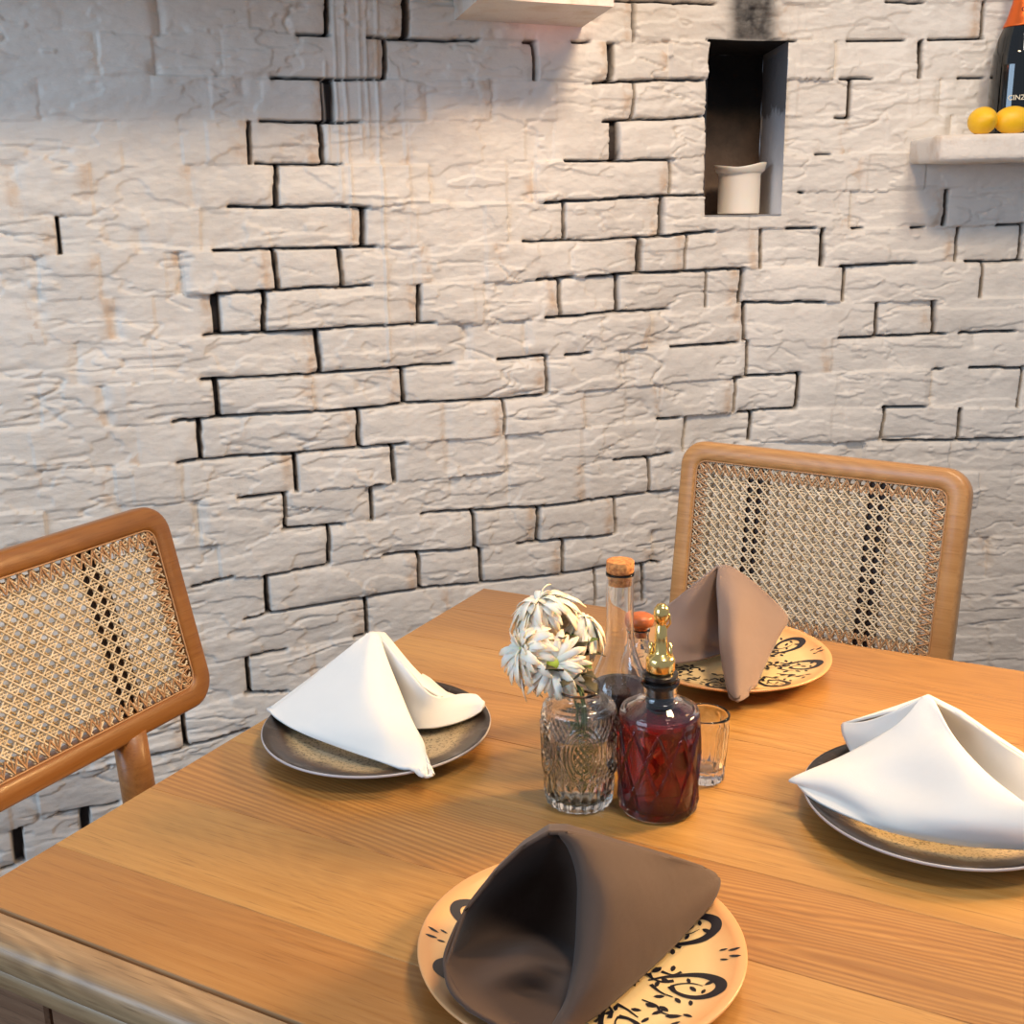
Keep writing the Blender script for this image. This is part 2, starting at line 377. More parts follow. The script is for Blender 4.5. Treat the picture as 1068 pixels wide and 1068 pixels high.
# vertical joints per course: x, open?, half width px
VJ = [
 [(61,0,1),(163,0,2),(342,1,2),(423,1,3),(516,0,1),(662,1,1.2),(820,0,1),(1027,1,1.2)],
 [(104,0,3),(160,0,1),(232,0,1),(402,1,2),(559,1,1.2),(638,1,3.5),(700,0,1),(870,0,1),(960,1,2.2)],
 [(39,0,1),(160,0,2),(253,0,1),(342,1,5.5),(444,0,1),(512,0,2),(663,1,1.3),(886,1,1.6),(980,0,1)],
 [(125,0,2),(190,0,1),(260,1,1.5),(336,1,1.8),(429,0,1),(579,0,1),(643,1,4.5),(888,0,1),(990,0,1)],
 [(20,0,1),(95,0,1),(202,0,1),(289,1,2),(448,0,1),(559,0,1),(700,1,1.4),(898,0,1),(965,0,1)],
 [(61,1,1),(145,0,1),(209,0,1),(380,1,2.4),(529,0,1),(590,1,1.6),(691,1,1.5),(886,0,1),(986,1,1.5)],
 [(40,0,1),(104,0,1.5),(190,0,1),(287,1,2),(356,1,2),(450,0,1),(525,0,1),(667,1,3),(715,1,1.2),(792,1,1.3),(857,1,1.6),(998,1,1.4),(1065,1,1)],
 [(44,0,1),(120,0,1),(226,1,3),(276,1,2),(438,1,2),(505,0,1),(585,1,2),(645,1,2),(738,1,1.2),(772,1,1.6),(879,1,1.6),(1024,1,1.6)],
 [(80,0,1),(158,0,1.5),(333,1,2),(488,0,1),(550,0,1),(677,0,1),(775,1,1.8),(914,1,1.5),(974,1,1.4)],
 [(42,0,1.5),(110,0,1),(227,1,2.4),(326,0,1.5),(421,1,2),(571,1,1.5),(647,0,1),(777,1,1.6),(867,0,1),(1014,0,1.4)],
 [(34,0,1),(145,0,1),(209,1,2),(374,1,1.8),(465,0,1),(526,1,.9),(610,0,1),(690,0,1),(765,1,1.5),(831,1,1.6),(970,0,1),(1064,1,1)],
 [(44,0,1),(120,0,1),(190,0,1),(310,1,1.8),(411,1,1.8),(468,0,1),(529,0,1),(610,0,1),(714,1,1.4),(782,1,1.4),(920,1,1.6),(1000,1,1.6)],
 [(50,0,1),(130,0,1),(210,0,1),(298,1,1.6),(389,1,1.4),(470,0,1),(532,0,2),(610,0,1),(677,1,1.5),(765,0,1),(900,0,1),(990,0,1)],
 [(60,0,1),(150,0,1),(230,0,1),(344,1,1.5),(495,1,1.5),(562,1,1.5),(642,1,1.3),(730,0,1),(850,0,1),(1020,0,1)],
 [(80,0,1),(180,0,1),(279,1,1.8),(438,1,1.5),(503,1,1.4),(588,1,1.8),(680,0,1),(800,0,1),(960,0,1)],
 [(60,0,1),(200,0,1),(383,1,1.5),(470,0,1),(621,1,1.2),(672,1,1.2),(1030,0,1)],
 [(100,0,1),(260,1,1.5),(330,0,1),(500,0,1)],
 [(60,0,1),(193,1,1.6),(300,0,1)],
 [(40,0,1),(150,0,1),(260,0,1)],
 [(19,1,4),(90,1,3.5),(200,0,1)],
 [(50,0,1),(150,0,1)],
 [(100,0,1)],
]
NICHE = [wall_sz(736.5, 120)[0], wall_sz(818, 120)[0], wall_sz(778, 224)[1], wall_sz(778, 43)[1]]  # s0 s1 z0 z1
GS = np.arange(-1.74, .80, .0025); GZ = np.arange(.06, 1.83, .0025)
GS[np.argmin(abs(GS-NICHE[0]))] = NICHE[0]; GS[np.argmin(abs(GS-NICHE[1]))] = NICHE[1]
GZ[np.argmin(abs(GZ-NICHE[2]))] = NICHE[2]; GZ[np.argmin(abs(GZ-NICHE[3]))] = NICHE[3]
S, ZZ = np.meshgrid(GS, GZ, indexing='ij')
# wobble so that joints are hand-laid
Sw = S + .0026*fbm(S*24, ZZ*24, 3) ; Zw = ZZ + .0022*fbm(S*16+50, ZZ*16, 3) + .0010*fbm(S*70+5, ZZ*70, 2)
def sm(x): x = np.clip(x, 0, 1); return x*x*(3-2*x)
bz = []; bo = []
for pts, opens in BND:
    q = np.array([wall_sz(*p) for p in pts]); o = np.argsort(q[:, 0]); q = q[o]
    # extend with the end slope
    zz = np.interp(Sw, q[:, 0], q[:, 1]); bz.append(zz)
    om = np.zeros_like(S)
    for a, b in opens:
        zc = np.interp((a+b)/2, [p[0] for p in pts], [p[1] for p in pts])
        sa, sb = wall_sz(a, zc)[0], wall_sz(b, zc)[0]
        om = np.maximum(om, sm((S-sa)/.008+.5)*sm((sb-S)/.008+.5))
    bo.append(om)
# extra courses above and below
while bz[0].min() < 1.95 and len(bz) < 26: bz.insert(0, bz[0]+.078); bo.insert(0, bo[0]*0); VJ.insert(0, [(random.uniform(0, 90)+i*110, 0, 1) for i in range(11)])
while bz[-1].max() > .02: bz.append(bz[-1]-.078); bo.append(bo[-1]*0); VJ.append([(random.uniform(0, 90)+i*110, 0, 1) for i in range(8)])
bz = np.array(bz); n_c = len(bz)-1
cidx = np.clip((bz > Zw[None]).sum(0)-1, 0, n_c-1)
take = lambda arr, k: np.take_along_axis(np.array(arr), k[None], 0)[0]
dt = take(bz, cidx)-Zw; db = Zw-take(bz, cidx+1)
D = np.zeros_like(S); J = np.zeros_like(S); ST = np.zeros_like(S)
brk = rng.rand(400, 6)
face = np.zeros_like(S)
rough = fbm(S*9, ZZ*22, 5); ridg = 1-abs(fbm(S*14+9, ZZ*34, 4))*2
def groove(d, w, depth): return depth*(1-sm((d-w)/.0035))
soft_n = .5+.5*fbm(S*7+3, ZZ*7+1, 3)
for dist, om in ((dt, take(bo, cidx)), (db, take(bo, cidx+1))):
    D -= (.0002+.0034*sm((soft_n-.45)/.3))*np.exp(-(np.maximum(dist, 0)/.009)**2)*(.45+.55*om)
    g = om*(1-sm((dist-.0008)/.0024)); D -= .020*g; J = np.maximum(J, g)
    D -= om*.0018*np.exp(-(np.maximum(dist, 0)/.012)**2)
_o1 = np.maximum(take(bo, cidx), take(bo, cidx+1)); near_open = _o1.copy()
for _sh in (6, 12, 20, 30):   # spread the open-joint zones softly
    near_open = np.maximum(near_open, .9*np.maximum(np.roll(_o1, _sh, 0), np.roll(_o1, -_sh, 0)))
for c in range(n_c):
    m = cidx == c
    if not m.any(): continue
    zc = np.median(ZZ[m])
    js = []
    for (x, st, hw) in VJ[c]:
        # joint row: find v with this height
        v = 400.
        for _ in range(12):
            s_, z_ = wall_sz(x, v); v += (z_-float(np.interp(s_, GS, (bz[c][:, 0]+bz[c+1][:, 0])/2)))*500
        js.append((s_, st, hw*(.0013 if hw < 3 else .0018)))
    js.sort(); sj = np.array([j[0] for j in js])
    Sm = Sw[m]; zm = ZZ[m]
    slant = .10*(rng.rand(len(js))-.5)
    k = np.searchsorted(sj, Sm)
    # per-brick offset and tilt
    lo = np.concatenate([[-3], sj])[k]; hi = np.concatenate([sj, [3]])[k]
    rid = (c*37+k) % 400
    cen = np.where(hi-lo > 1.5, Sm, (lo+hi)/2)
    opn = sm(near_open[m])
    df = (brk[rid, 0]-.5)*(.0035+.0065*opn)+(brk[rid, 1]-.5)*.055*np.clip(Sm-cen, -.1, .1)+(brk[rid, 2]-.5)*.09*(zm-zc)
    dd = np.zeros_like(Sm); jj = np.zeros_like(Sm); st_ = np.zeros_like(Sm)
    for q, (s_, st, hw) in enumerate(js):
        x = abs(Sm-s_-slant[q]*(zm-zc)); x2 = Sm-s_
        if st:
            g = 1-sm((x-hw)/.0026); dd -= .022*g; jj = np.maximum(jj, g); dd -= .003*np.exp(-(x/.014)**2)
            st_ = np.maximum(st_, np.exp(-((x2+.016)/.011)**2)*(brk[(c*7+q) % 400, 4] > .45)*.6)
        else:
            amp = (.0005+.0065*brk[(c*11+q) % 400, 3]**1.5)*sm((fbm(Sm*0+q*3.1+c, zm*24, 2)+.45)/.4); dd -= amp*np.exp(-(x/(.009+.004*hw))**2)
            st_ = np.maximum(st_, np.exp(-((x2+.010)/.011)**2)*(brk[(c*7+q) % 400, 4] > .5)*.55*(fbm(Sm*30, zm*30+q, 2) > -.1))
    face[m] = df; D[m] += dd; J[m] = np.maximum(J[m], jj); ST[m] = np.maximum(ST[m], st_)
edge_fade = 1-J*.8
D += (face + .0030*rough + .0035*np.clip(ridg-.62, 0, 1)/.38*(soft_n > .35)*0 + .0010*fbm(S*60, ZZ*120, 3))*edge_fade
# ledges: sharp chipped steps in the render coat
stp = fbm(S*5.5+31, ZZ*26+7, 4); D += .0026*(sm((stp-.10)/.03)-.5)*edge_fade
st2 = fbm(S*8+71, ZZ*15+2, 4); D += .0022*(sm((st2+.14)/.04)-.5)*edge_fade
_lv = fbm(S*2.6+13, ZZ*13+5, 4); _ck = np.exp(-(_lv/.022)**2)*sm((fbm(S*6+3, ZZ*6+41, 2)-.12)/.15)
D -= .0045*_ck*edge_fade
_lv = fbm(S*5+83, ZZ*18+25, 4); _ck2 = np.exp(-(_lv/.03)**2)*sm((fbm(S*8+31, ZZ*8+11, 2)-.15)/.15)
D -= .003*_ck2*edge_fade
fade = sm((S-GS[0])/.05)*sm((GS[-1]-S)/.05)*sm((ZZ-GZ[0])/.05)*sm((GZ[-1]-ZZ)/.05)
nd = np.maximum(np.maximum(NICHE[0]-S, S-NICHE[1]), np.maximum(NICHE[2]-ZZ, ZZ-NICHE[3]))
D = D*fade; J = J*fade
J = J*sm(nd/.006+.2)
soot = np.exp(-(np.maximum(0, abs(S-(NICHE[0]+NICHE[1])/2-.012)-.026)/.022)**2)*sm((ZZ-NICHE[3]+.004)/.01)*np.exp(-(np.maximum(0, ZZ-NICHE[3]-.06)/.09)**2)*1.0
soot = np.maximum(soot, .8*sm((ZZ-NICHE[3]+.004)/.004)*sm((.006-(ZZ-NICHE[3]))/.006)*(abs(S-(NICHE[0]+NICHE[1])/2) < (NICHE[1]-NICHE[0])/2+.004))
P3 = wall_pos(S, ZZ, D)
# paint runs: thin vertical drips
def drip(u, v0, v1, w=.0016, a=.003):
    s0, z0 = wall_sz(u, v0); s1, z1 = wall_sz(u+(v1-v0)*.045, v1)
    x = abs(S-np.interp(ZZ, [z1, z0], [s1, s0])-.0012*fbm(ZZ*20+u, ZZ*0, 2)); k = sm((ZZ-z1)/.01)*sm((z0-ZZ)/.01)
    return a*np.exp(-(x/w)**2)*k
dr = sum(drip(*q) for q in [(345, -40, 215), (355, -40, 262, .0020, .0035), (370, -40, 165, .0015), (377, -40, 150, .0012), (388, -40, 380, .0021, .004), (339, 60, 170, .002), (420, 60, 390, .0012, .0015)])
P3 = wall_pos(S, ZZ, D+dr); J = J*(1-np.clip(dr/.003, 0, 1))
ni, nj = S.shape
idx = np.arange(ni*nj).reshape(ni, nj)
cs = (GS[:-1]+GS[1:])/2; cz = (GZ[:-1]+GZ[1:])/2
hole = ((cs > NICHE[0]) & (cs < NICHE[1]))[:, None] & ((cz > NICHE[2]) & (cz < NICHE[3]))[None]
F = np.stack([idx[:-1, :-1], idx[1:, :-1], idx[1:, 1:], idx[:-1, 1:]], -1)[~hole]
verts = P3.reshape(-1, 3)
# plain surround out of the picture
sx = [-2.7, GS[0], GS[-1], 1.9]; zx = [0, GZ[0], GZ[-1], 2.6]
ev = []; ef = []
def quad(s0, s1, z0, z1):
    ks = np.linspace(s0, s1, 12)
    for a, b in zip(ks[:-1], ks[1:]):
        n0 = len(verts)+len(ev); ev.extend([wall_pos(a, z0), wall_pos(b, z0), wall_pos(b, z1), wall_pos(a, z1)]); ef.append((n0, n0+1, n0+2, n0+3))
quad(sx[0], sx[1], 0, 2.6); quad(sx[2], sx[3], 0, 2.6); quad(sx[1], sx[2], 0, zx[1]); quad(sx[1], sx[2], zx[2], 2.6)
allv = np.concatenate([verts, np.array(ev)]); allf = np.concatenate([F, np.array(ef)])
me = bpy.data.meshes.new('wall_back')
me.vertices.add(len(allv)); me.vertices.foreach_set('co', allv.ravel())
me.loops.add(len(allf)*4); me.loops.foreach_set('vertex_index', allf.ravel().astype(np.int32))
me.polygons.add(len(allf)); me.polygons.foreach_set('loop_start', np.arange(0, len(allf)*4, 4, dtype=np.int32))
me.update(calc_edges=True)
for nm, arr in (('joint', J), ('stain', ST), ('soot', soot)):
    at_ = me.attributes.new(nm, 'FLOAT', 'POINT'); at_.data.foreach_set('value', np.concatenate([arr.ravel(), np.zeros(len(ev))]).astype(np.float32))
tag(link('wall_back', me, MW), kind='structure')
# niche lining
bm = bmesh.new(); s0, s1, z0, z1 = NICHE; dp = .20
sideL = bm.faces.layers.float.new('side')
def npt(s, z, o):
    base = wall_pos((s0+s1)/2, z); nn = -n2
    p = wall_pos(s, z); 
    return p + nn*o
def panel(f, na=10, nb=20, side=0.):
    V = [[bm.verts.new(f(i/na, j/nb)) for j in range(nb+1)] for i in range(na+1)]
    for i in range(na):
        for j in range(nb):
            ff = bm.faces.new((V[i][j], V[i+1][j], V[i+1][j+1], V[i][j+1])); ff[sideL] = side
wob = lambda s, z: .002*math.sin(s*60+z*31)+.002*math.sin(z*83)
L_ = lambda a, b, t: a+(b-a)*t
fr = .004
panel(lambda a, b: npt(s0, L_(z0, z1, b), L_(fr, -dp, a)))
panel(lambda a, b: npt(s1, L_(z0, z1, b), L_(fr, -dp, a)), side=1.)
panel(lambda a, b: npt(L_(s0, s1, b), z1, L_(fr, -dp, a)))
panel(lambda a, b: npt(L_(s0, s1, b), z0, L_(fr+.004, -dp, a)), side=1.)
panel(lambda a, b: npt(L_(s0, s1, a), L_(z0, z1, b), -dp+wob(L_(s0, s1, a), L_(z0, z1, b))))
bmesh.ops.remove_doubles(bm, verts=bm.verts, dist=.0004)
tag(obj('wall_niche', bm, MSOOT_LIT), kind='structure')

# wall slabs: stone shelf right, ledge stub upper left, added unseen shelf above it
def rocky(bm, amp=.003, cuts=4):
    bmesh.ops.subdivide_edges(bm, edges=bm.edges, cuts=cuts, use_grid_fill=True)
    for v in bm.verts:
        p = v.co; v.co = p + Vector((math.sin(p.z*71+p.x*40), math.sin(p.x*53+p.y*37), math.sin(p.x*47+p.y*61)))*amp*random.uniform(.3, 1)
SLAB = NT('painted_slab'); _o = SLAB.objc(); _q = SLAB.noise(_o, 16, 5)
SLAB.set(Base_Color=SLAB.mix(SLAB.mapr(_q, .5, .7, 0, .6), srgb(224, 216, 206), srgb(196, 168, 136)), Roughness=.6); SLAB.bump(SLAB.noise(_o, 60, 6), .004, .7); SLAB = SLAB.m
def wall_out(u, v, out, right):
    d = ray(u, v); n = n2 if right else n1
    return C0 + d*((n@WB-out)/(n@d))
def slab_between(name, p0, p1, nrm, depth, z0, z1, label, amp=.003):
    """slab along the wall from p0 to p1 (on its front face), running back by depth"""
    p0 = np.array(p0); p1 = np.array(p1); ax = p1-p0; ax[2] = 0; L = np.linalg.norm(ax); ax /= L
    c = (p0+p1)/2 + nrm*depth/2; c[2] = (z0+z1)/2
    bm = bmesh.new(); box(bm, c, ax, nrm, Z, L/2, depth/2, (z1-z0)/2, .004, 1); rocky(bm, amp)
    return tag(obj(name, bm, SLAB), label, 'shelf')
_a = wall_out(981, 168, .16, True); _b = wall_out(981, 143, .16, True); _c = _a + w2*.42
SHZ = wall_out(1020, 139.5, .16, True)[2]
slab_between('stone_shelf', _a, _c, n2, .175, _a[2], SHZ, 'thick white painted stone shelf at the right, carrying a dark bottle and lemons', .0016)
def shelf_pt(u, v, out): # point on top of shelf whose pixel column is u
    p = wall_out(u, v, out, True); p[2] = SHZ; return p
# upper left ledge: stub in view, above it an added shelf to shade the wall
_p = wall_out(474, 20, .03, False); _q = wall_out(600, 10, .03, False)
zl = _p[2]
bm = bmesh.new()
a0 = wall_out(473, 21, 0, False); a1 = a0 + w1*.30; o = -n1
_fl = wall_out(500, 4, .20, False); _fr = wall_out(640, 0, .20, False); _wr = wall_out(612, 20, 0, False)
poly = [a0-o*.04, a0+o*.012, _fl, _fr, _wr-o*.04]
zl = a0[2]; lo = [bm.verts.new((p[0], p[1], zl)) for p in poly]; hi = [bm.verts.new((p[0], p[1], 1.667)) for p in poly]
bm.faces.new(lo[::-1]); bm.faces.new(hi)
for i in range(5): bm.faces.new((lo[i], lo[(i+1) % 5], hi[(i+1) % 5], hi[i]))
tag(sharp(obj('stone_ledge', bm, SLAB)), 'white painted stone ledge jutting from the wall at the top edge', 'ledge')
_l0 = wall_out(-260, 0, .33, False); _l1 = wall_out(590, 0, .33, False); _l0[2] = _l1[2] = 1.69
_ws = slab_between('shadow_shelf', _l0, _l1, n1, .34, 1.668, 1.718, 'x')  # unseen shelf, added only to cast the upper-left wall shadow
del _ws['label']; del _ws['category']; _ws['kind'] = 'structure'

# candle in the niche
cb = (wall_out(770, 222, -.075, False)); cb = cb.copy(); cb[2] = NICHE[2]+.002
cz_ = (cb-C0)@FWD; cr_ = 21.5*cz_/FPX
root = empty('candle', cb, 'white half-burnt pillar candle with a flared rim standing in the dark wall niche', 'candle')
hC = 38*cz_/FPX
bm = bmesh.new()
lathe(bm, dense([(0, 0), (cr_*.98, 0), (cr_, .003), (cr_*1.0, hC), (cr_*1.03, hC+.004)], .004), cb, 40, cap=False)
# flared thin rim, irregular
def rimz(th): return .011+.010*max(0, math.cos(th+.45))**2+.006*max(0, math.cos(th-2.9))
rings = []
for k, (rr, hh) in enumerate([(1.03, 0), (1.17, .25), (1.22, .7), (1.25, 1.), (1.19, 1.), (1.1, .5), (.9, .1), (.4, .02), (.02, 0)]):
    ring = []
    for j in range(48):
        th = 2*PI*j/48; r = cr_*rr*(1+.03*math.sin(3*th+1))
        ring.append(bm.verts.new(cb+[r*math.cos(th), r*math.sin(th), hC+.004+hh*rimz(th)])); 
    rings.append(ring)
for a, b in zip(rings[:-1], rings[1:]):
    for j in range(48): bm.faces.new((a[j], a[(j+1) % 48], b[(j+1) % 48], b[j]))
bmesh.ops.remove_doubles(bm, verts=bm.verts, dist=.0003)
obj('wax', bm, M_WAX, root)
bm = bmesh.new(); tube(bm, [cb+[0, 0, hC], cb+[.001, 0, hC+.010], cb+[.003, 0, hC+.016]], .0011); obj('wick', bm, M_RUBBER, root)

# champagne bottle and lemons on the shelf
bb = shelf_pt(1056, 140, .053); zc_ = (bb-C0)@FWD
root = empty('champagne_bottle', bb, 'dark sparkling wine bottle with orange foil behind the lemons on the stone shelf', 'bottle')
BR = .049
bm = bmesh.new(); lathe(bm, dense([(0, 0), (BR*.9, 0), (BR, .006), (BR, .125), (BR*.97, .145), (BR*.80, .178), (BR*.55, .208), (BR*.40, .235), (.0155, .262), (.0145, .30), (0, .30)], .004), bb, 56, cap=False)
M_BOT = simple('dark_green_bottle_glass', srgb(8, 10, 9), .06); M_BOT.node_tree.nodes['Principled BSDF'].inputs['Coat Weight'].default_value = .6
obj('glass_body', bm, M_BOT, root)
bm = bmesh.new(); lathe(bm, dense([(BR*.70, .193), (BR*.57, .208), (BR*.42, .235), (.0168, .262), (.0170, .302), (.0185, .304), (.0185, .322), (.004, .326)], .003), bb, 48, mod=lambda th, r, z: .0004*math.sin(th*19+z*300))
M_FOIL = simple('orange_foil', (.85, .16, .03, 1), .3, Metallic=.7); obj('foil_capsule', bm, M_FOIL, root)
def wrap_text(s, size, centre, R, zc, ang0, mat, parent, name, label=None):
    cu = bpy.data.curves.new(name, 'FONT'); cu.body = s; cu.size = size; cu.extrude = .0002; cu.align_x = 'LEFT'; cu.align_y = 'CENTER'; cu.resolution_u = 3
    cu.offset = size*.012
    o_ = bpy.data.objects.new(name, cu); COL.objects.link(o_)
    dg = bpy.context.evaluated_depsgraph_get(); dg.update(); me_ = bpy.data.meshes.new_from_object(o_.evaluated_get(dg)); bpy.data.objects.remove(o_)
    b_ = bmesh.new(); b_.from_mesh(me_); bmesh.ops.triangulate(b_, faces=b_.faces)
    bmesh.ops.subdivide_edges(b_, edges=[e for e in b_.edges if e.calc_length() > size*.3], cuts=2)
    for v in b_.verts:
        th = ang0+v.co.x/R; r = R+.0005+v.co.z
        v.co = Vector((centre[0]+r*math.cos(th), centre[1]+r*math.sin(th), centre[2]+zc+v.co.y))
    x = obj(name, b_, mat, parent, smooth=False)
    if label: x['label'] = label
    return x
M_PRINT = simple('cream_print', srgb(226, 216, 190), .5)
ang = math.atan2(-bb[1], -bb[0])
wrap_text('CINZANO', .0125, bb, BR, .066, ang-.28, M_PRINT, root, 'lettering')
M_PRINT2 = simple('dark_print', srgb(60, 20, 12), .5)
wrap_text('C', .010, bb, .0262, .221, ang-.16, M_PRINT2, root, 'foil_lettering')
M_LEMON = NT('lemon_peel'); _o = M_LEMON.objc(); M_LEMON.set(Base_Color=M_LEMON.mix(M_LEMON.noise(_o, 40, 2), srgb(240, 180, 20), srgb(248, 200, 40)), Roughness=.38); M_LEMON.bump(M_LEMON.noise(_o, 600, 2), .0008, .6); M_LEMON = M_LEMON.m
for u, rr, L, lab in ((1023.5, 14.0, .029, 'round yellow lemon on the shelf end, left of the one half out of frame'), (1055, 14.2, .034, 'yellow lemon in front of the dark bottle, cut by the right edge of the photo')):
    c = shelf_pt(u, 140, .131); z_ = (c-C0)@FWD; R_ = rr*z_/FPX; c = c+[0, 0, R_*.97]
    bm = bmesh.new(); bmesh.ops.create_uvsphere(bm, u_segments=32, v_segments=20, radius=R_)
    for v in bm.verts:
        x = v.co.z/R_; v.co.z *= L/R_*(1.0); 
        if abs(x) > .9: v.co.z += math.copysign((abs(x)-.9)*.03, x)
    rot = Matrix.Rotation(PI/2, 4, 'Y') if u > 1040 else Matrix.Rotation(1.45, 4, 'X')@Matrix.Rotation(.2, 4, 'Y')
    bmesh.ops.transform(bm, matrix=Matrix.Translation(c)@rot, verts=bm.verts)
    tag(obj('lemon', bm, M_LEMON), lab, 'lemon', 'lemons on the shelf')

# ------------------------------------------------------------------ table
TW = .92
ctr = tp(-TW/2, TW/2, -TT)
# local frame: x along T2 (plank direction), y along T1
TROOT = empty('dining_table', ctr, 'square honey-brown wooden dining table of long planks, laid for four', 'table', rz=math.atan2(T2[1], T2[0]))
H2 = TW/2; TH = .028
bm = bmesh.new(); pl = bm.faces.layers.float.new('plank')
ys = [-H2, -H2+.030, -.797+H2, -.681+H2, -.565+H2, -.44+H2, -.33+H2, -.215+H2, -.10+H2, H2]
# rounded-corner outline per strip: build as box strips then weld
xs = np.linspace(-H2, H2, 3)
prof_front = [(-H2+.0345, TT-.0004), (-H2+.0340, TT-.0045), (-H2+.0305, TT-.0045), (-H2+.0300, TT-.0004), (-H2+.012, TT-.0006), (-H2+.005, TT-.003), (-H2+.001, TT-.008), (-H2, TT-.016), (-H2+.001, TT-.024), (-H2+.004, TT-.028), (-H2+.012, TT-.029), (-H2+.0125, TT-.033), (-H2+.009, TT-.036), (-H2+.009, TT-.050), (-H2+.013, TT-.054), (-H2+.05, TT-.054)]
def strip(pr, pid, x0=-H2, x1=H2):
    V = [[bm.verts.new((x, y, z)) for x in (x0, x1)] for y, z in pr]
    for i in range(len(pr)-1):
        f = bm.faces.new((V[i][0], V[i][1], V[i+1][1], V[i+1][0])); f[pl] = pid
    return V
for i, (a, b) in enumerate(zip([-H2+.0345]+ys[2:-1], ys[2:])):
    strip([(a, TT-.0006), (a+.0007, TT), ((b if b < H2 else H2-.003)-.0007, TT), (b if b < H2 else H2-.003, TT-.0006)], [.18, .51, .36, .80, .63, .91, .24, .75][i])
Vb = strip([(H2-.003, TT-.0006), (H2-.001, TT-.0010), (H2, TT-.003), (H2, TT-TH+.004), (H2-.004, TT-TH), (0, TT-TH), (-H2+.05, TT-TH), (-H2+.05, TT-.054)], .21)
# side ends
for x in (-H2, H2):
    vs = [bm.verts.new((x, y, z)) for y, z in [(H2, TT-.003), (H2, TT-TH+.002), (-H2+.05, TT-TH), (-H2+.0345, TT-TH), (-H2+.0345, TT), (H2-.003, TT)]]
    f = bm.faces.new(vs); f[pl] = .4
bmesh.ops.remove_doubles(bm, verts=bm.verts, dist=.0002)
# small round-over at the two long side edges
for v in bm.verts:
    pass
top = obj('tabletop', bm, M_TABLE, TROOT, smooth=False, local=True)
bm = bmesh.new(); V = [[bm.verts.new((x, y, z)) for x in np.linspace(-H2, H2, 24)] for y, z in prof_front]
for i in range(len(V)-1):
    for j in range(23): bm.faces.new((V[i][j], V[i][j+1], V[i+1][j+1], V[i+1][j]))
for k in (0, -1): bm.faces.new([r[k] for r in V])
e_ = sharp(obj('edge_moulding', bm, M_EDGE, TROOT, local=True), 50); e_['label'] = 'worn greyish moulded front edge of the table'
bm = bmesh.new()
for sx_, sy_, hx, hy in ((0, 1, .40, .011), (0, -1, .40, .011), (1, 0, .011, .38), (-1, 0, .011, .38)):
    box(bm, (sx_*.40, sy_*.38, TT-TH-.050), X, Y, Z, hx+(.011 if sy_ else 0), hy, .045, .002, 1)
obj('apron', bm, M_APRON, TROOT, smooth=False, local=True)
for sx_ in (-1, 1):
    for sy_ in (-1, 1):
        bm = bmesh.new(); box(bm, (sx_*.352, sy_*.335, (TT-TH)/2), X, Y, Z, .034, .034, (TT-TH)/2, .004, 2); obj('leg', bm, M_APRON, TROOT, smooth=False, local=True)
# turned board panel under the left front (seen below the moulding)
for k, (x0, x1) in enumerate(((-.52, -.425), (-.42, -.34), (-.33, -.27), (-.26, -.17))):
    bm = bmesh.new(); box(bm, ((x0+x1)/2, -H2+.075, .36), X, Y, Z, (x1-x0)/2, .010, .335, .003, 1); obj('board', bm, M_APRON, TROOT, smooth=False, local=True)
bm = bmesh.new(); box(bm, (-.31, -H2+.088, .03), X, Y, Z, .15, .012, .03, .003, 1); obj('rail', bm, M_APRON, TROOT, smooth=False, local=True)
bm = bmesh.new(); box(bm, (-.31, -H2+.088, .67), X, Y, Z, .15, .012, .03, .003, 1); obj('rail', bm, M_APRON, TROOT, smooth=False, local=True)

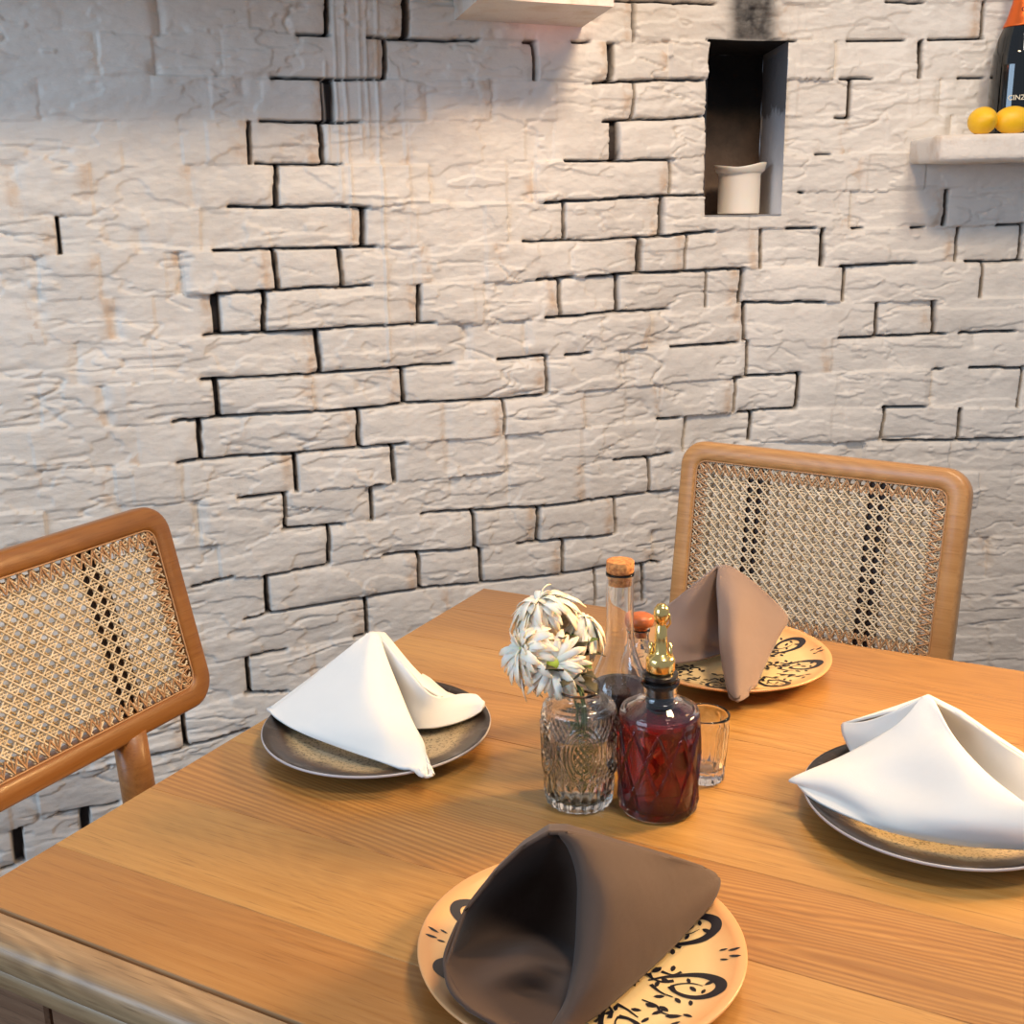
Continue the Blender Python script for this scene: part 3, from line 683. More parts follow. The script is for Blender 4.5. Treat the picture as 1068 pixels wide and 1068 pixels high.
# ------------------------------------------------------------------ chairs
def rrect(w, h, r, n=8):
    """rounded rectangle outline, centre origin, ccw list of (x,y)"""
    out = []
    for cx, cy, a0_ in ((w-r, h-r, 0), (-w+r, h-r, PI/2), (-w+r, -h+r, PI), (w-r, -h+r, 1.5*PI)):
        for k in range(n+1):
            a = a0_+PI/2*k/n; out.append((cx+r*math.cos(a), cy+r*math.sin(a)))
    return out
def chair(name, label, loc, rz, tilt, wood_m, group, hh=.148, hw=.245):
    """local: x across, y = towards the table (front), z up; back panel centred at local origin height"""
    root = empty(name, loc, label, 'chair', group, rz)
    HW, HH = hw, hh; zc = .90-HH*math.cos(tilt)-.0
    def bp(x, y, z):   # back panel frame coords (x across, y up in panel, z normal to the front)
        return Vector((x, -math.sin(tilt)*y+math.cos(tilt)*z, zc+math.cos(tilt)*y+math.sin(tilt)*z))
    fw = .033; dpt = .0165
    outer = rrect(HW, HH, .042, 8); bm = bmesh.new()
    inner = rrect(HW-fw, HH-fw, .018, 8)
    sec = [(0, .55, 0), (0, 1, .006), (0, 1, .0)]
    # section: list of (t between outer and inner, z)
    secs = [(.0, -dpt*.45), (.0, dpt*.45), (.06, dpt*.8), (.18, dpt), (.82, dpt), (.95, dpt*.86), (1., dpt*.6), (1., -dpt*.6), (.95, -dpt*.86), (.82, -dpt), (.18, -dpt), (.06, -dpt*.8)]
    n = len(outer); R_ = []
    for t, z in secs:
        R_.append([bm.verts.new(bp(o_[0]*(1-t)+i_[0]*t, o_[1]*(1-t)+i_[1]*t, z)) for o_, i_ in zip(outer, inner)])
    for k in range(len(secs)):
        a, b = R_[k], R_[(k+1) % len(secs)]
        for j in range(n): bm.faces.new((a[j], a[(j+1) % n], b[(j+1) % n], b[j]))
    obj('back_frame', bm, wood_m, root, local=True)
    # cane webbing, front and rear layer
    iw, ih = HW-fw+.001, HH-fw+.001; P = .0172
    iwL, ihL = iw-.002, ih-.002
    for lay, zz in (('cane_webbing', dpt*.55), ('rear_cane_webbing', -dpt*.55)):
        bm = bmesh.new()
        def strand(a, b, z, r=.0010):
            k = max(2, int(math.dist(a, b)/.03)); pts = [bp(a[0]+(b[0]-a[0])*i/k, a[1]+(b[1]-a[1])*i/k, z) for i in range(k+1)]
            nrm = np.array(bp(0, 0, 1))-np.array(bp(0, 0, 0))
            tube(bm, pts, r*1.2, 4, False)
        m = int(iwL/P)
        offx = (0 if lay == 'cane_webbing' else P*.12)
        for i in range(-m-1, m+2):
            for d_ in (-.0022, .0022):
                x = i*P+d_+offx
                if abs(x) < iwL-.004: strand((x, -ihL), (x, ihL), zz)
        m = int(ihL/P)
        for i in range(-m-1, m+2):
            for d_ in (-.0022, .0022):
                y = i*P+d_+offx*.6
                if abs(y) < ihL-.004: strand((-iwL, y), (iwL, y), zz+.0008)
        K = int((iwL+ihL)/P)+2
        for sgn in (1, -1):
            for i in range(-K, K+1):
                c_ = (i+.5)*P+offx+(.6*offx*sgn)
                # line x = c + sgn*y clipped to rectangle
                y0, y1 = -ihL, ihL
                lo_, hi_ = sorted(((-iwL-c_)*sgn, (iwL-c_)*sgn)); y0 = max(y0, lo_); y1 = min(y1, hi_)
                if y1-y0 > .004: strand((c_+sgn*y0, y0), (c_+sgn*y1, y1), zz+.0018+.0005*sgn, .0012)
        o_ = obj(lay, bm, M_CANE, root, local=True)
    # zigzag lacing round the edge of the front layer
    bm = bmesh.new(); bw = .019; path = []
    inr = rrect(iw-.0005, ih-.0005, .017, 3)
    def walk(w, h, step):
        pts = []; per = [(-w, h, w, h), (w, h, w, -h), (w, -h, -w, -h), (-w, -h, -w, h)]
        for x0, y0, x1, y1 in per:
            L = math.hypot(x1-x0, y1-y0); k = round(L/step)
            for i in range(k): pts.append((x0+(x1-x0)*i/k, y0+(y1-y0)*i/k, x1-x0, y1-y0))
        return pts
    for face_z in (dpt*.55+.003, ):
        q = walk(iw-.003, ih-.003, .0082)
        for i, (x, y, ex, ey) in enumerate(q):
            L = math.hypot(ex, ey); nx, ny = ey/L, -ex/L   # inward
            x2, y2, ex2, ey2 = q[(i+1) % len(q)]
            aa = (x+nx*(0 if i % 2 else bw)*1., y+ny*(0 if i % 2 else bw)); L2 = math.hypot(ex2, ey2); nx2, ny2 = ey2/L2, -ex2/L2
            cc = (x2+nx2*(bw if i % 2 else 0), y2+ny2*(bw if i % 2 else 0))
            cl = lambda p: (max(-iw+.002, min(iw-.002, p[0])), max(-ih+.002, min(ih-.002, p[1])))
            tube(bm, [bp(*cl(aa), face_z), bp(*cl(cc), face_z+.0006)], .0014, 4, False)
            if i % 2: tube(bm, [bp(*cl((x, y)), face_z), bp(*cl((x+nx*bw, y+ny*bw)), face_z)], .00095, 4, False)
    obj('lacing', bm, M_LACE, root, local=True)
    bm = bmesh.new(); tube(bm, [bp(x, y, dpt*.55+.0045) for x, y in inr+[inr[0]]], .0013, 5, False); obj('edge_cord', bm, M_LACE, root, local=True)
    for sgn in (-1, 1):
        bm = bmesh.new(); c_ = bp(sgn*(hw-.14), 0, 0); 
        box(bm, c_, X, np.array(bp(0, 1, 0)-bp(0, 0, 0)), np.array(bp(0, 0, 1)-bp(0, 0, 0)), .0165, ih, .0045); obj('batten', bm, M_BATTEN, root, smooth=False, local=True)
    # rear legs: rise into the bottom rail
    for sgn in (-1, 1):
        bm = bmesh.new(); p0 = bp(sgn*.135, -HH+.012, 0); 
        lx = hw-.155; p0 = bp(sgn*lx, -HH+.012, 0); pts = [Vector((sgn*(lx+.075), -.045, .0)), Vector((sgn*(lx+.022), .02, .44)), Vector((sgn*(lx+.015), .024, .50)), p0]
        tube(bm, pts, [.0145, .0225, .0235, .0225], 18); obj('leg', bm, wood_m, root, local=True)
        bm = bmesh.new(); tube(bm, [Vector((sgn*.205, .43, 0)), Vector((sgn*.19, .40, .42))], [.0125, .019], 14); obj('leg', bm, wood_m, root, local=True)
    # seat: frame and webbing
    bm = bmesh.new(); so = rrect(.235, .215, .045, 6); si = rrect(.195, .175, .02, 6); yc = .225
    R_ = []
    for t, z in [(0, .428), (0, .452), (.12, .460), (.9, .460), (1, .455), (1, .428)]:
        R_.append([bm.verts.new((a[0]*(1-t)+b[0]*t, yc+a[1]*(1-t)+b[1]*t, z)) for a, b in zip(so, si)])
    for k in range(6):
        a, b = R_[k], R_[(k+1) % 6]
        for j in range(len(so)): bm.faces.new((a[j], a[(j+1) % len(so)], b[(j+1) % len(so)], b[j]))
    obj('seat_frame', bm, wood_m, root, local=True)
    bm = bmesh.new(); box(bm, (0, yc, .450), X, Y, Z, .197, .177, .002); obj('seat_webbing', bm, M_CANE, root, smooth=False, local=True)
    return root
# left chair: its back parallel to the table's left edge
def chair_at(a, b): return np.array([*(A0+T1*a+T2*b)[:2], 0])
LC = chair_at(-.542, -.358)
chair('cane_chair', 'brown wooden cane-back chair at the left edge of the photo', LC, math.atan2(T2[1], T2[0])-PI/2, math.radians(13.5), M_CHAIR, 'cane-back chairs at the table', hw=.29)
RC = chair_at(.425, .382)
chair('cane_chair', 'paler wooden cane-back chair behind the far table edge and taupe napkin', RC, math.atan2(-T1[1], -T1[0])-PI/2+math.radians(-8), math.radians(8), M_CHAIR2, 'cane-back chairs at the table', .168)

# ------------------------------------------------------------------ plates
PR = .1205
def plate_xy(u, v): p = at(u, v, .02).copy(); p[2] = TT+.0005; return p
def plate_mesh(c, prof, mats, splitr=None, n=96):
    bm = bmesh.new(); rl = bm.verts.layers.float.new('rad'); c = np.array(c)
    lathe(bm, dense(prof, .004), c, n, cap=False)
    for v in bm.verts: v[rl] = math.hypot(v.co.x-c[0], v.co.y-c[1])/PR
    return bm
TOPP = [(0, .0072), (.052, .0074), (.072, .0090), (.095, .0135), (.112, .0185), (PR-.0012, .0215), (PR, .0205), (PR-.0005, .0190), (.112, .0150), (.094, .0092), (.072, .0040), (.066, .0008), (.064, 0), (.058, 0), (.057, .0022), (0, .0022)]
def top_z(r): # height of the eating surface
    return float(np.interp(r, [p[0] for p in TOPP[:6]], [p[1] for p in TOPP[:6]]))
def cream_plate(c, rot, label):
    bm = plate_mesh(c, TOPP, None)
    for f in bm.faces: f.material_index = 0
    KS = .945
    def P(r, th, k=.0004): return np.array([c[0]+r*math.cos(th), c[1]+r*math.sin(th), c[2]+top_z(r)+k])
    def stroke(pts, w):
        """painted stroke: thin flat ribbon following the plate surface; pts (r, th), w list of half widths"""
        q = crom([[KS*r*math.cos(t), KS*r*math.sin(t)] for r, t in pts], 5); ww = np.interp(np.linspace(0, 1, len(q)), np.linspace(0, 1, len(w)), w)
        L = []; Rr = []
        for i in range(len(q)):
            t = q[min(i+1, len(q)-1)]-q[max(i-1, 0)]; t = t/(np.linalg.norm(t)+1e-9); nn = np.array([-t[1], t[0]])
            for s_, acc in ((1, L), (-1, Rr)):
                p = q[i]+nn*ww[i]*s_; r = math.hypot(*p); acc.append(bm.verts.new((c[0]+p[0], c[1]+p[1], c[2]+top_z(r)+.00035)))
        for i in range(len(q)-1):
            f = bm.faces.new((L[i], L[i+1], Rr[i+1], Rr[i])); f.material_index = 1
    def blob(r, th, a, b, ang):
        stroke([(r+a*math.cos(ang)*k, th+a*math.sin(ang)*k/r) for k in (-1, -.4, .4, 1)], [b*.2, b, b*.9, b*.15])
    K = 4; AS = 1.
    for k in range(K):
        t0 = rot+2*PI*k/K
        for sg in (-1, 1):
            T = lambda r, a: (r, t0+sg*a*AS)
            # big almond curl of each pair, opening inwards
            stroke([T(.058, .44), T(.068, .31), T(.083, .235), (T(.098, .235)), T(.110, .30), T(.113, .385), T(.107, .475), T(.095, .52), T(.083, .50), T(.076, .43)], [.0007, .0013, .0020, .0030, .0040, .0040, .0030, .0020, .0014, .0024])
            stroke([T(.076, .43), T(.082, .37), T(.091, .345), T(.099, .36)], [.0010, .0006, .0006, .0003])
            stroke([T(.055, .30), T(.060, .38), T(.068, .40), T(.076, .34)], [.0020, .0009, .0010, .0018])
            stroke([T(.054, .30), T(.048, .42), T(.052, .55)], [.0022, .0010, .0016])
            stroke([T(.062, .50), T(.072, .56), T(.084, .575)], [.0016, .0009, .0005])
            stroke([T(.064, .22), T(.073, .25), T(.079, .19)], [.0014, .0008, .0014])
            for (r, a, la, wb, an) in ((.103, .315, .0036, .0016, 2.2), (.0935, .415, .0034, .0015, .5), (.102, .425, .0026, .0013, 1.4), (.087, .315, .003, .0012, .9), (.070, .365, .0032, .0018, .3), (.060, .20, .0040, .0022, 2.1), (.066, .46, .003, .0015, 1.2), (.090, .60, .0034, .0015, .4), (.100, .585, .0030, .0013, .8), (.075, .63, .0034, .0016, 2.4), (.052, .20, .0036, .0018, .9), (.072, .145, .0032, .0016, 1.5), (.050, .62, .0036, .0018, .2)):
                blob(r, t0+sg*a*AS, la*1.15, wb*1.15, t0+sg*an)
            blob(.118, t0+sg*.035, .0046, .0013, t0+.15*sg)
            blob(.110, t0+sg*.055, .0032, .0010, t0+.15*sg)
        tm = t0+PI/K
        for (r, a, la, wb, an) in ((.100, .0, .0048, .0020, 1.57), (.088, .03, .004, .0018, .8), (.088, -.04, .004, .0016, 2.3), (.078, .0, .004, .0020, 1.2), (.108, .06, .0034, .0012, .9), (.108, -.06, .0034, .0012, 2.2)):
            blob(r, tm+a, la*1.2, wb*1.2, tm+an)
        stroke([(.068, tm), (.08, tm+.03), (.09, tm-.02), (.104, tm+.02)], [.0006, .0008, .0008, .0004])
    me = bpy.data.meshes.new('patterned_plate')
    # normals: only body faces recalculated
    bmesh.ops.recalc_face_normals(bm, faces=[f for f in bm.faces if f.material_index == 0])
    for f in bm.faces:
        if f.material_index == 1 and f.normal.z < 0: f.normal_flip()
    bm.to_mesh(me); bm.free()
    return tag(link('patterned_plate', me, [M_TERRA, M_BLUEBLK]), label, 'plate', 'cream plates with dark scroll pattern')
P_NEAR = plate_xy(606, 982); P_BACK = plate_xy(761, 680); P_LEFT = plate_xy(393.5, 755); P_RIGHT = plate_xy(979, 832)
cream_plate(P_NEAR, -.13, 'cream plate with dark scroll pattern at the front, under the dark brown napkin')
cream_plate(P_BACK, .05, 'cream plate with dark scroll pattern at the back, before the paler chair')
def dark_plate(c, label):
    bm = plate_mesh(c, TOPP, None)
    for f in bm.faces:
        r = f.calc_center_median(); rr = math.hypot(r.x-c[0], r.y-c[1]); f.material_index = 1 if (rr > PR-.0011 or (r.z-c[2] < top_z(rr)-.0012 and rr > .06)) else 0
    return tag(obj('speckled_plate', bm, [M_SPECK, M_RIM]), label, 'plate', 'dark speckled plates')
dark_plate(P_LEFT, 'dark speckled stoneware plate at the left, under the smaller white napkin')
dark_plate(P_RIGHT, 'dark speckled stoneware plate at the right edge, under the white napkin')

# ------------------------------------------------------------------ napkins
def cpt(p):
    q = at(p[0], p[1], p[2])
    if len(p) > 3: q = q+np.array([p[3], p[4], p[5] if len(p) > 5 else 0])
    return q
def lin(P, m):
    P = np.array(P, float); n = len(P)
    return np.concatenate([P[i]+(P[i+1]-P[i])*(np.arange(m)/m).reshape((-1,)+(1,)*(P.ndim-1)) for i in range(n-1)]+[P[-1:]])
def napkin(name, label, patches, mat, group, thick=.0026, m=7, weld=.0002, plate=None):
    bm = bmesh.new()
    for P in patches:
        A = np.array([[cpt(p) for p in row] for row in P])
        straight = len(P) == 3
        G = crom(A, m); G = np.swapaxes((lin if straight else crom)(np.swapaxes(G, 0, 1), m), 0, 1)
        if plate is not None:      # cloth rests on the plate, never in it
            r = np.hypot(G[..., 0]-plate[0], G[..., 1]-plate[1]); lim = plate[2]+np.interp(r, [p[0] for p in TOPP[:6]], [p[1] for p in TOPP[:6]])+.0027
            G[..., 2] = np.where(r < PR+.007, np.maximum(G[..., 2], lim), G[..., 2])
        grid_mesh(bm, G)
    bmesh.ops.remove_doubles(bm, verts=bm.verts, dist=weld)
    o_ = obj(name, bm, mat)
    s_ = o_.modifiers.new('thick', 'SOLIDIFY'); s_.thickness = thick; s_.offset = 0; s_.use_even_offset = False
    return tag(o_, label, 'napkin', group)
# left white
napkin('napkin', 'white folded napkin with a side lobe, on the left speckled plate', [
 [ # big front panel, last columns roll over the fold
  [(383,661,.096),(385,660,.096),(388,659.5,.0965),(391,660,.0965),(394,661,.096),(396,663,.094)],
  [(362,678,.083),(371,680,.084),(383,682,.086),(394,681,.086),(401,683,.083),(402,690,.074)],
  [(335,699,.062),(354,708,.064),(378,716,.066),(398,714,.067),(412,712,.063),(413,722,.052)],
  [(305,722,.040),(334,740,.041),(370,754,.042),(402,756,.045),(427,750,.044),(426,758,.034)],
  [(287,735,.028),(318,757,.027),(360,774,.026),(405,783,.028),(440,778,.030),(437,780,.022)],
  [(278,742,.0225),(305,760,.0215),(350,778,.0195),(403,797,.019),(440,810,.021),(446,806,.018)],
 ],
 [ # tip: closes the lower right corner
  [(427,750,.044),(426,758,.034)],
  [(440,778,.030),(437,782,.024)],
  [(451,803,.0235),(446,804,.020)],
  [(452,808,.0215),(445,811,.0195)],
  [(440,810,.021),(436,808,.018)],
 ],
 [ # inner lobe to the right
  [(394,661,.096),(394,663,.094),(394,666,.090),(394,669,.086)],
  [(420,693,.076),(413,708,.058),(409,722,.040),(407,735,.022)],
  [(441,717,.056),(434,733,.040),(429,747,.027),(427,757,.017)],
  [(458,727,.044),(452,739,.034),(448,751,.024),(447,760,.0165)],
  [(480,724,.040),(476,735,.033),(473,746,.025),(470,756,.018)],
  [(496,725,.035),(494,733,.031),(492,740,.026),(490,749,.020)],
  [(505,733,.030),(505,735,.029),(504,738,.027),(502,742,.024)],
 ],
 [ # back of the tent down to the plate
  [(278,742,.0225),(335,699,.062),(388,660,.096),(394,661,.096),(420,693,.076),(441,717,.056),(458,727,.044),(496,725,.035),(505,733,.030)],
  [(285,741,.021),(345,703,.055,.0,.008),(391,668,.082,.003,.012),(398,668,.080,.004,.012),(425,699,.063,.004,.01),(446,720,.048,.003,.009),(463,729,.036,.002,.006),(499,730,.030),(505,737,.026)],
  [(305,738,.016),(352,716,.024,0,.015),(392,706,.020,0,.02),(400,704,.020,0,.02),(430,709,.020,0,.02),(448,716,.020,0,.012),(466,725,.020,0,.006),(495,733,.020),(503,740,.022)],
 ]], M_WHITE, 'folded white napkins', plate=P_LEFT)
# right white
napkin('napkin', 'large white folded napkin cut by the right edge, on the right speckled plate', [
 [ # flap behind, upper left
  [(878,755,.050),(905,752,.064),(935,741,.084),(962,728,.100)],
  [(879,765,.044),(905,764,.055),(934,757,.070),(966,740,.090)],
  [(884,777,.036),(906,777,.044),(935,775,.056),(970,760,.075)],
  [(888,786,.030),(910,787,.034),(938,790,.044),(975,785,.058)],
 ],
 [ # main front sheet
  [(962,728,.100),(964,727,.101),(967,727,.1015),(970,728,.101),(973,731,.099),(974,735,.095)],
  [(941,752,.082),(956,752,.086),(972,752,.089),(984,758,.089),(994,769,.086),(994,776,.079)],
  [(918,768,.066),(938,776,.069),(968,786,.073),(1000,796,.076),(1026,805,.073),(1025,814,.065)],
  [(875,791,.046),(905,799,.052),(945,818,.049),(1004,830,.060),(1063,836,.062),(1063,847,.052)],
  [(826,812,.030),(870,818,.038),(930,842,.037),(1010,857,.046),(1096,862,.048),(1097,872,.040)],
  [(830,817,.027),(872,834,.026),(930,860,.026),(1010,873,.031),(1112,880,.034),(1112,887,.028)],
  [(843,832,.0215),(880,850,.0195),(928,867,.018),(1000,881,.018),(1082,886,.022),(1115,890,.022)],
 ],
 [ # back sheet with the open pocket
  [(967,727,.1015),(968,730,.098),(969,735,.092),(970,742,.084)],
  [(1000,745,.090),(998,757,.076),(995,772,.060),(992,785,.045)],
  [(1035,769,.070),(1028,785,.056),(1022,802,.040),(1018,815,.028)],
  [(1070,792,.052),(1062,810,.040),(1055,826,.028),(1050,840,.018)],
  [(1105,815,.036),(1095,832,.030),(1090,848,.023),(1085,860,.018)],
 ],
 [ # behind
  [(878,755,.050),(935,741,.084),(967,727,.1015),(1000,745,.090),(1035,769,.070),(1070,792,.052),(1105,815,.036)],
  [(885,758,.044,0,.004),(938,745,.07,.0,.012),(970,735,.080,.004,.014),(1003,750,.072,.004,.012),(1038,773,.056,.004,.01),(1074,795,.042,.003,.008),(1107,818,.030)],
  [(890,772,.024,0,.0),(940,770,.020,0,.012),(975,771,.019,0,.015),(1005,777,.019,0,.014),(1040,790,.019,0,.01),(1078,806,.020),(1104,825,.022)],
 ]], M_WHITE, 'folded white napkins', plate=P_RIGHT)
# near taupe
napkin('napkin', 'dark brown napkin folded as an open cone on the front patterned plate', [
 [ # right outer panel with rolled left edge
  [(582,869,.112),(585,868,.1125),(588,868,.1125),(591,869,.112),(594,870,.111),(597,871,.110)],
  [(594,885,.098),(600,885,.103),(609,881,.105),(619,877,.103),(630,877,.098),(641,880,.093)],
  [(603,915,.080),(609,912,.090),(624,902,.094),(646,893,.090),(670,890,.081),(692,894,.070)],
  [(603,955,.058),(610,950,.070),(632,936,.080),(662,920,.076),(696,908,.062),(733,905,.044)],
  [(600,1000,.038),(610,996,.052),(636,974,.062),(672,948,.060),(712,927,.046),(748,914,.034)],
  [(592,1040,.026),(602,1038,.036),(634,1012,.044),(676,978,.042),(716,950,.034),(750,924,.030)],
  [(580,1064,.020),(590,1066,.024),(630,1042,.026),(674,1005,.025),(712,972,.022),(742,942,.024)],
  [(570,1080,.018),(580,1082,.019),(622,1058,.0175),(664,1022,.0165),(700,988,.0175),(732,955,.022)],
 ],
 [ # left inner bowl of the cone, its far side tucked behind the fold
  [(572,869,.112),(574,869,.110),(577,870,.107),(580,870,.104),(584,871,.100),(590,873,.098)],
  [(545,884,.101),(551,890,.088),(562,892,.076),(574,890,.074),(592,889,.082),(606,887,.088)],
  [(515,912,.084),(523,918,.064),(541,918,.046),(564,914,.042),(592,912,.054),(614,911,.072)],
  [(485,950,.066),(496,952,.044),(523,948,.028),(560,942,.022),(594,944,.032),(616,950,.050)],
  [(466,990,.051),(480,988,.032),(512,980,.018),(556,974,.014),(592,982,.020),(616,994,.036)],
  [(464,1012,.046),(482,1008,.036),(512,1000,.033),(548,994,.036),(586,1004,.032),(612,1008,.030)],
  [(470,1034,.040),(490,1026,.036),(522,1015,.036),(552,1012,.033),(582,1020,.024),(606,1034,.022)],
  [(488,1052,.034),(506,1046,.030),(532,1038,.022),(556,1034,.015),(580,1042,.014),(598,1058,.016)],
  [(515,1068,.028),(530,1064,.023),(548,1060,.017),(562,1056,.0145),(576,1058,.0145),(588,1072,.016)],
  [(545,1084,.022),(552,1082,.019),(560,1078,.016),(566,1076,.0145),(572,1078,.015),(578,1084,.0165)],
 ],
 [ # outside of the left wall and back
  [(545,1084,.022),(488,1052,.034),(464,1010,.046),(485,950,.066),(515,912,.084),(545,884,.101),(572,869,.112),(591,869,.112),(641,880,.093),(692,894,.070),(733,905,.044),(748,914,.034)],
  [(543,1083,.019),(488,1052,.026),(466,1010,.034),(487,955,.050,.0,.005),(519,918,.066,0,.010),(549,892,.080,.0,.014),(575,876,.090,.0,.015),(594,876,.090,.0,.015),(643,888,.072,.0,.012),(693,898,.054,0,.008),(731,907,.036,0,.003),(746,916,.030)],
  [(545,1078,.0165),(500,1048,.0165),(484,1015,.017),(505,975,.016,0,.01),(535,955,.015,0,.015),(560,945,.014,0,.02),(582,940,.014,0,.02),(600,938,.014,0,.02),(645,930,.015,0,.02),(690,922,.017,0,.012),(726,918,.020,0,.004),(742,920,.023)],
 ]], M_BROWN, 'folded brown napkins', m=6, plate=P_NEAR)
# back taupe
napkin('napkin', 'taupe napkin folded as a tent on the back patterned plate', [
 [ # right panel
  [(749,591,.112),(752,590,.1125),(756,590,.1125),(760,591,.112),(764,592,.110)],
  [(748,612,.096),(751,610,.100),(762,606,.103),(776,604,.100),(790,611,.092)],
  [(750,640,.074),(752,638,.082),(768,634,.088),(790,628,.080),(821,643,.062)],
  [(751,668,.052),(753,668,.062),(768,666,.067),(788,660,.060),(813,662,.050)],
  [(754,694,.034),(756,696,.042),(769,695,.047),(786,690,.042),(802,684,.036)],
  [(758,714,.022),(760,718,.028),(770,718,.031),(783,712,.028),(792,706,.024)],
  [(760,724,.018),(763,729,.020),(770,732,.021),(779,727,.020),(786,720,.019)],
 ],
 [ # left panel
  [(748,591,.112),(749,591,.111),(750,591.5,.110),(751,592,.109),(752,592,.108)],
  [(728,607,.098),(734,610,.094),(740,613,.089),(746,616,.083),(751,618,.078)],
  [(709,622,.082),(718,629,.077),(730,635,.068),(741,641,.058),(751,645,.050)],
  [(696,634,.068),(706,646,.060),(721,655,.050),(736,661,.040),(751,666,.032)],
  [(694,655,.052),(705,664,.045),(720,671,.036),(736,674,.026),(752,675,.020)],
  [(694,676,.036),(706,680,.030),(721,682,.024),(736,682,.019),(752,680,.0165)],
  [(696,692,.024),(708,692,.021),(722,690,.018),(737,687,.0165),(752,682,.0155)],
 ],
 [ # back
  [(696,634,.068),(709,622,.082),(728,607,.098),(749,591,.112),(760,591,.112),(790,611,.092),(821,643,.062),(813,662,.050)],
  [(699,638,.058,0,.006),(712,628,.066,0,.01),(731,614,.078,0,.015),(751,600,.088,0,.018),(762,600,.086,0,.018),(790,618,.072,0,.012),(818,645,.050,0,.006),(810,664,.040)],
  [(706,664,.020,0,.01),(716,662,.017,0,.014),(732,658,.016,0,.02),(752,655,.015,0,.022),(764,655,.015,0,.022),(785,656,.016,0,.016),(804,662,.018,0,.006),(802,668,.020)],
 ]], M_TAUPE, 'folded brown napkins', m=6, plate=P_BACK)

# ------------------------------------------------------------------ glassware
def base(u, v): p = at(u, v, 0).copy(); p[2] = TT+.0006; return p
def liquid(name, col, rough=.02, trans=1., ior=1.34): t = NT(name); t.set(Base_Color=col, Roughness=rough, IOR=ior, Transmission_Weight=trans); return t.m
M_WATER = liquid('water', (.93, .97, .90, 1))
M_RED = liquid('dark_red_oil', (.27, .010, .016, 1), .05, .75)
M_SOY = liquid('dark_brown_sauce', (.05, .02, .01, 1), .08, .35)
M_GREEN = simple('green_stem', srgb(84, 104, 52), .5); M_DRY = simple('wilted_leaf', srgb(62, 56, 34), .7)
# --- pressed glass vase
VB = base(604, 835); vroot = empty('glass_vase', VB, 'small pressed glass jar vase with oval medallion relief, holding the white flowers', 'vase')
def vmod(th, r, z):
    d = 0.
    if z < .034:      # scalloped flutes round the foot
        k = min(1, (.034-z)/.010)*(1 if z > .004 else z/.004); d += .0030*k*(abs(math.cos(th*11))-.5)
    if .032 < z < .092:
        t = ((th-.35) % (2*PI/5))-PI/5; x = t*r; y = (z-.062); q = math.hypot(x/.0165, y/.027)
        for c_ in (1., .80, .60): d += .0018*math.exp(-((q-c_)/.055)**2)
        if q < .5: d += .0012*math.cos(x*1100)*math.cos(y*800)
        if q > 1.12: d += .0009*math.cos(th*40)*math.cos(z*700)
    return d
ro = dense([(0, .0), (.024, 0), (.0300, .002), (.0312, .010), (.0338, .040), (.0352, .085), (.0350, .094), (.0335, .099), (.0295, .1020), (.0205, .1035), (.0175, .1055), (.0170, .108), (.0182, .111), (.0196, .1130), (.0192, .1145), (.0175, .1140)], .0015)
ri = dense([(.0175, .1140), (.0155, .111), (.0148, .108), (.0152, .105), (.018, .102), (.0275, .0995), (.0318, .097), (.0322, .085), (.031, .040), (.0280, .012), (.024, .0085), (0, .0080)], .004)
bm = bmesh.new(); lathe(bm, ro+ri[1:], VB, 220, mod=lambda th, r, z: vmod(th, r, z) if r > .0285 or z < .03 and r > .0295 else 0, cap=False)
# the inside stays smooth: modulate outer only (outer radius is larger at the same height)
bmesh.ops.remove_doubles(bm, verts=bm.verts, dist=1e-5)
obj('glass_body', bm, glass('pressed_glass', (1, 1, 1, 1), .11), vroot)
bm = bmesh.new(); lathe(bm, dense([(0, .0076), (.0244, .0081), (.0284, .0120), (.0314, .040), (.0323, .072), (0, .072)], .004), VB, 48, cap=False); obj('water', bm, M_WATER, vroot)

# --- red bottle with brass pourer
RB = base(686, 841); rroot = empty('oil_bottle', RB, 'squat diamond-cut glass bottle of red oil with a brass pourer on black stopper', 'bottle')
def dmod(th, r, z):
    if not (.006 < z < .104 and r > .0345): return 0
    u_ = th*10/(2*PI)+.25; w_ = z/.066
    a = abs(((u_+w_) % 1)-.5); b = abs(((u_-w_) % 1)-.5)
    k = min(1, (z-.006)/.008, (.104-z)/.006)
    g = max(0, 1-(.5-a)/.07)+max(0, 1-(.5-b)/.07)
    puff = math.cos(PI*(.5-a))*0
    return k*(.0024*min(1, g)**1.5-.0008*(1-min(1, g))+.0010*(.5-max(.5-a, 0))*0)
ro = dense([(0, .002), (.030, .0), (.0362, .0012), (.0380, .004), (.0378, .012), (.0384, .060), (.0388, .104), (.0384, .110), (.0365, .1145), (.030, .1185), (.022, .1225), (.0182, .126), (.0165, .131), (.0163, .140), (.0185, .1425), (.0185, .1455), (.0165, .1465)], .0011)
ri = dense([(.0165, .1465), (.0130, .146), (.0130, .128), (.017, .1225), (.029, .1155), (.0345, .111), (.0352, .104), (.0345, .012), (.030, .007), (0, .007)], .004)
bm = bmesh.new(); lathe(bm, ro+ri[1:], RB, 320, mod=lambda th, r, z: dmod(th, r, z) if r > .0365 else 0, cap=False)
obj('glass_body', bm, M_GLASS, rroot)
bm = bmesh.new(); lathe(bm, dense([(0, .0066), (.0303, .0066), (.0350, .0120), (.0358, .104), (.0346, .1105), (0, .1105)], .004), RB, 64, cap=False); obj('red_oil', bm, M_RED, rroot)
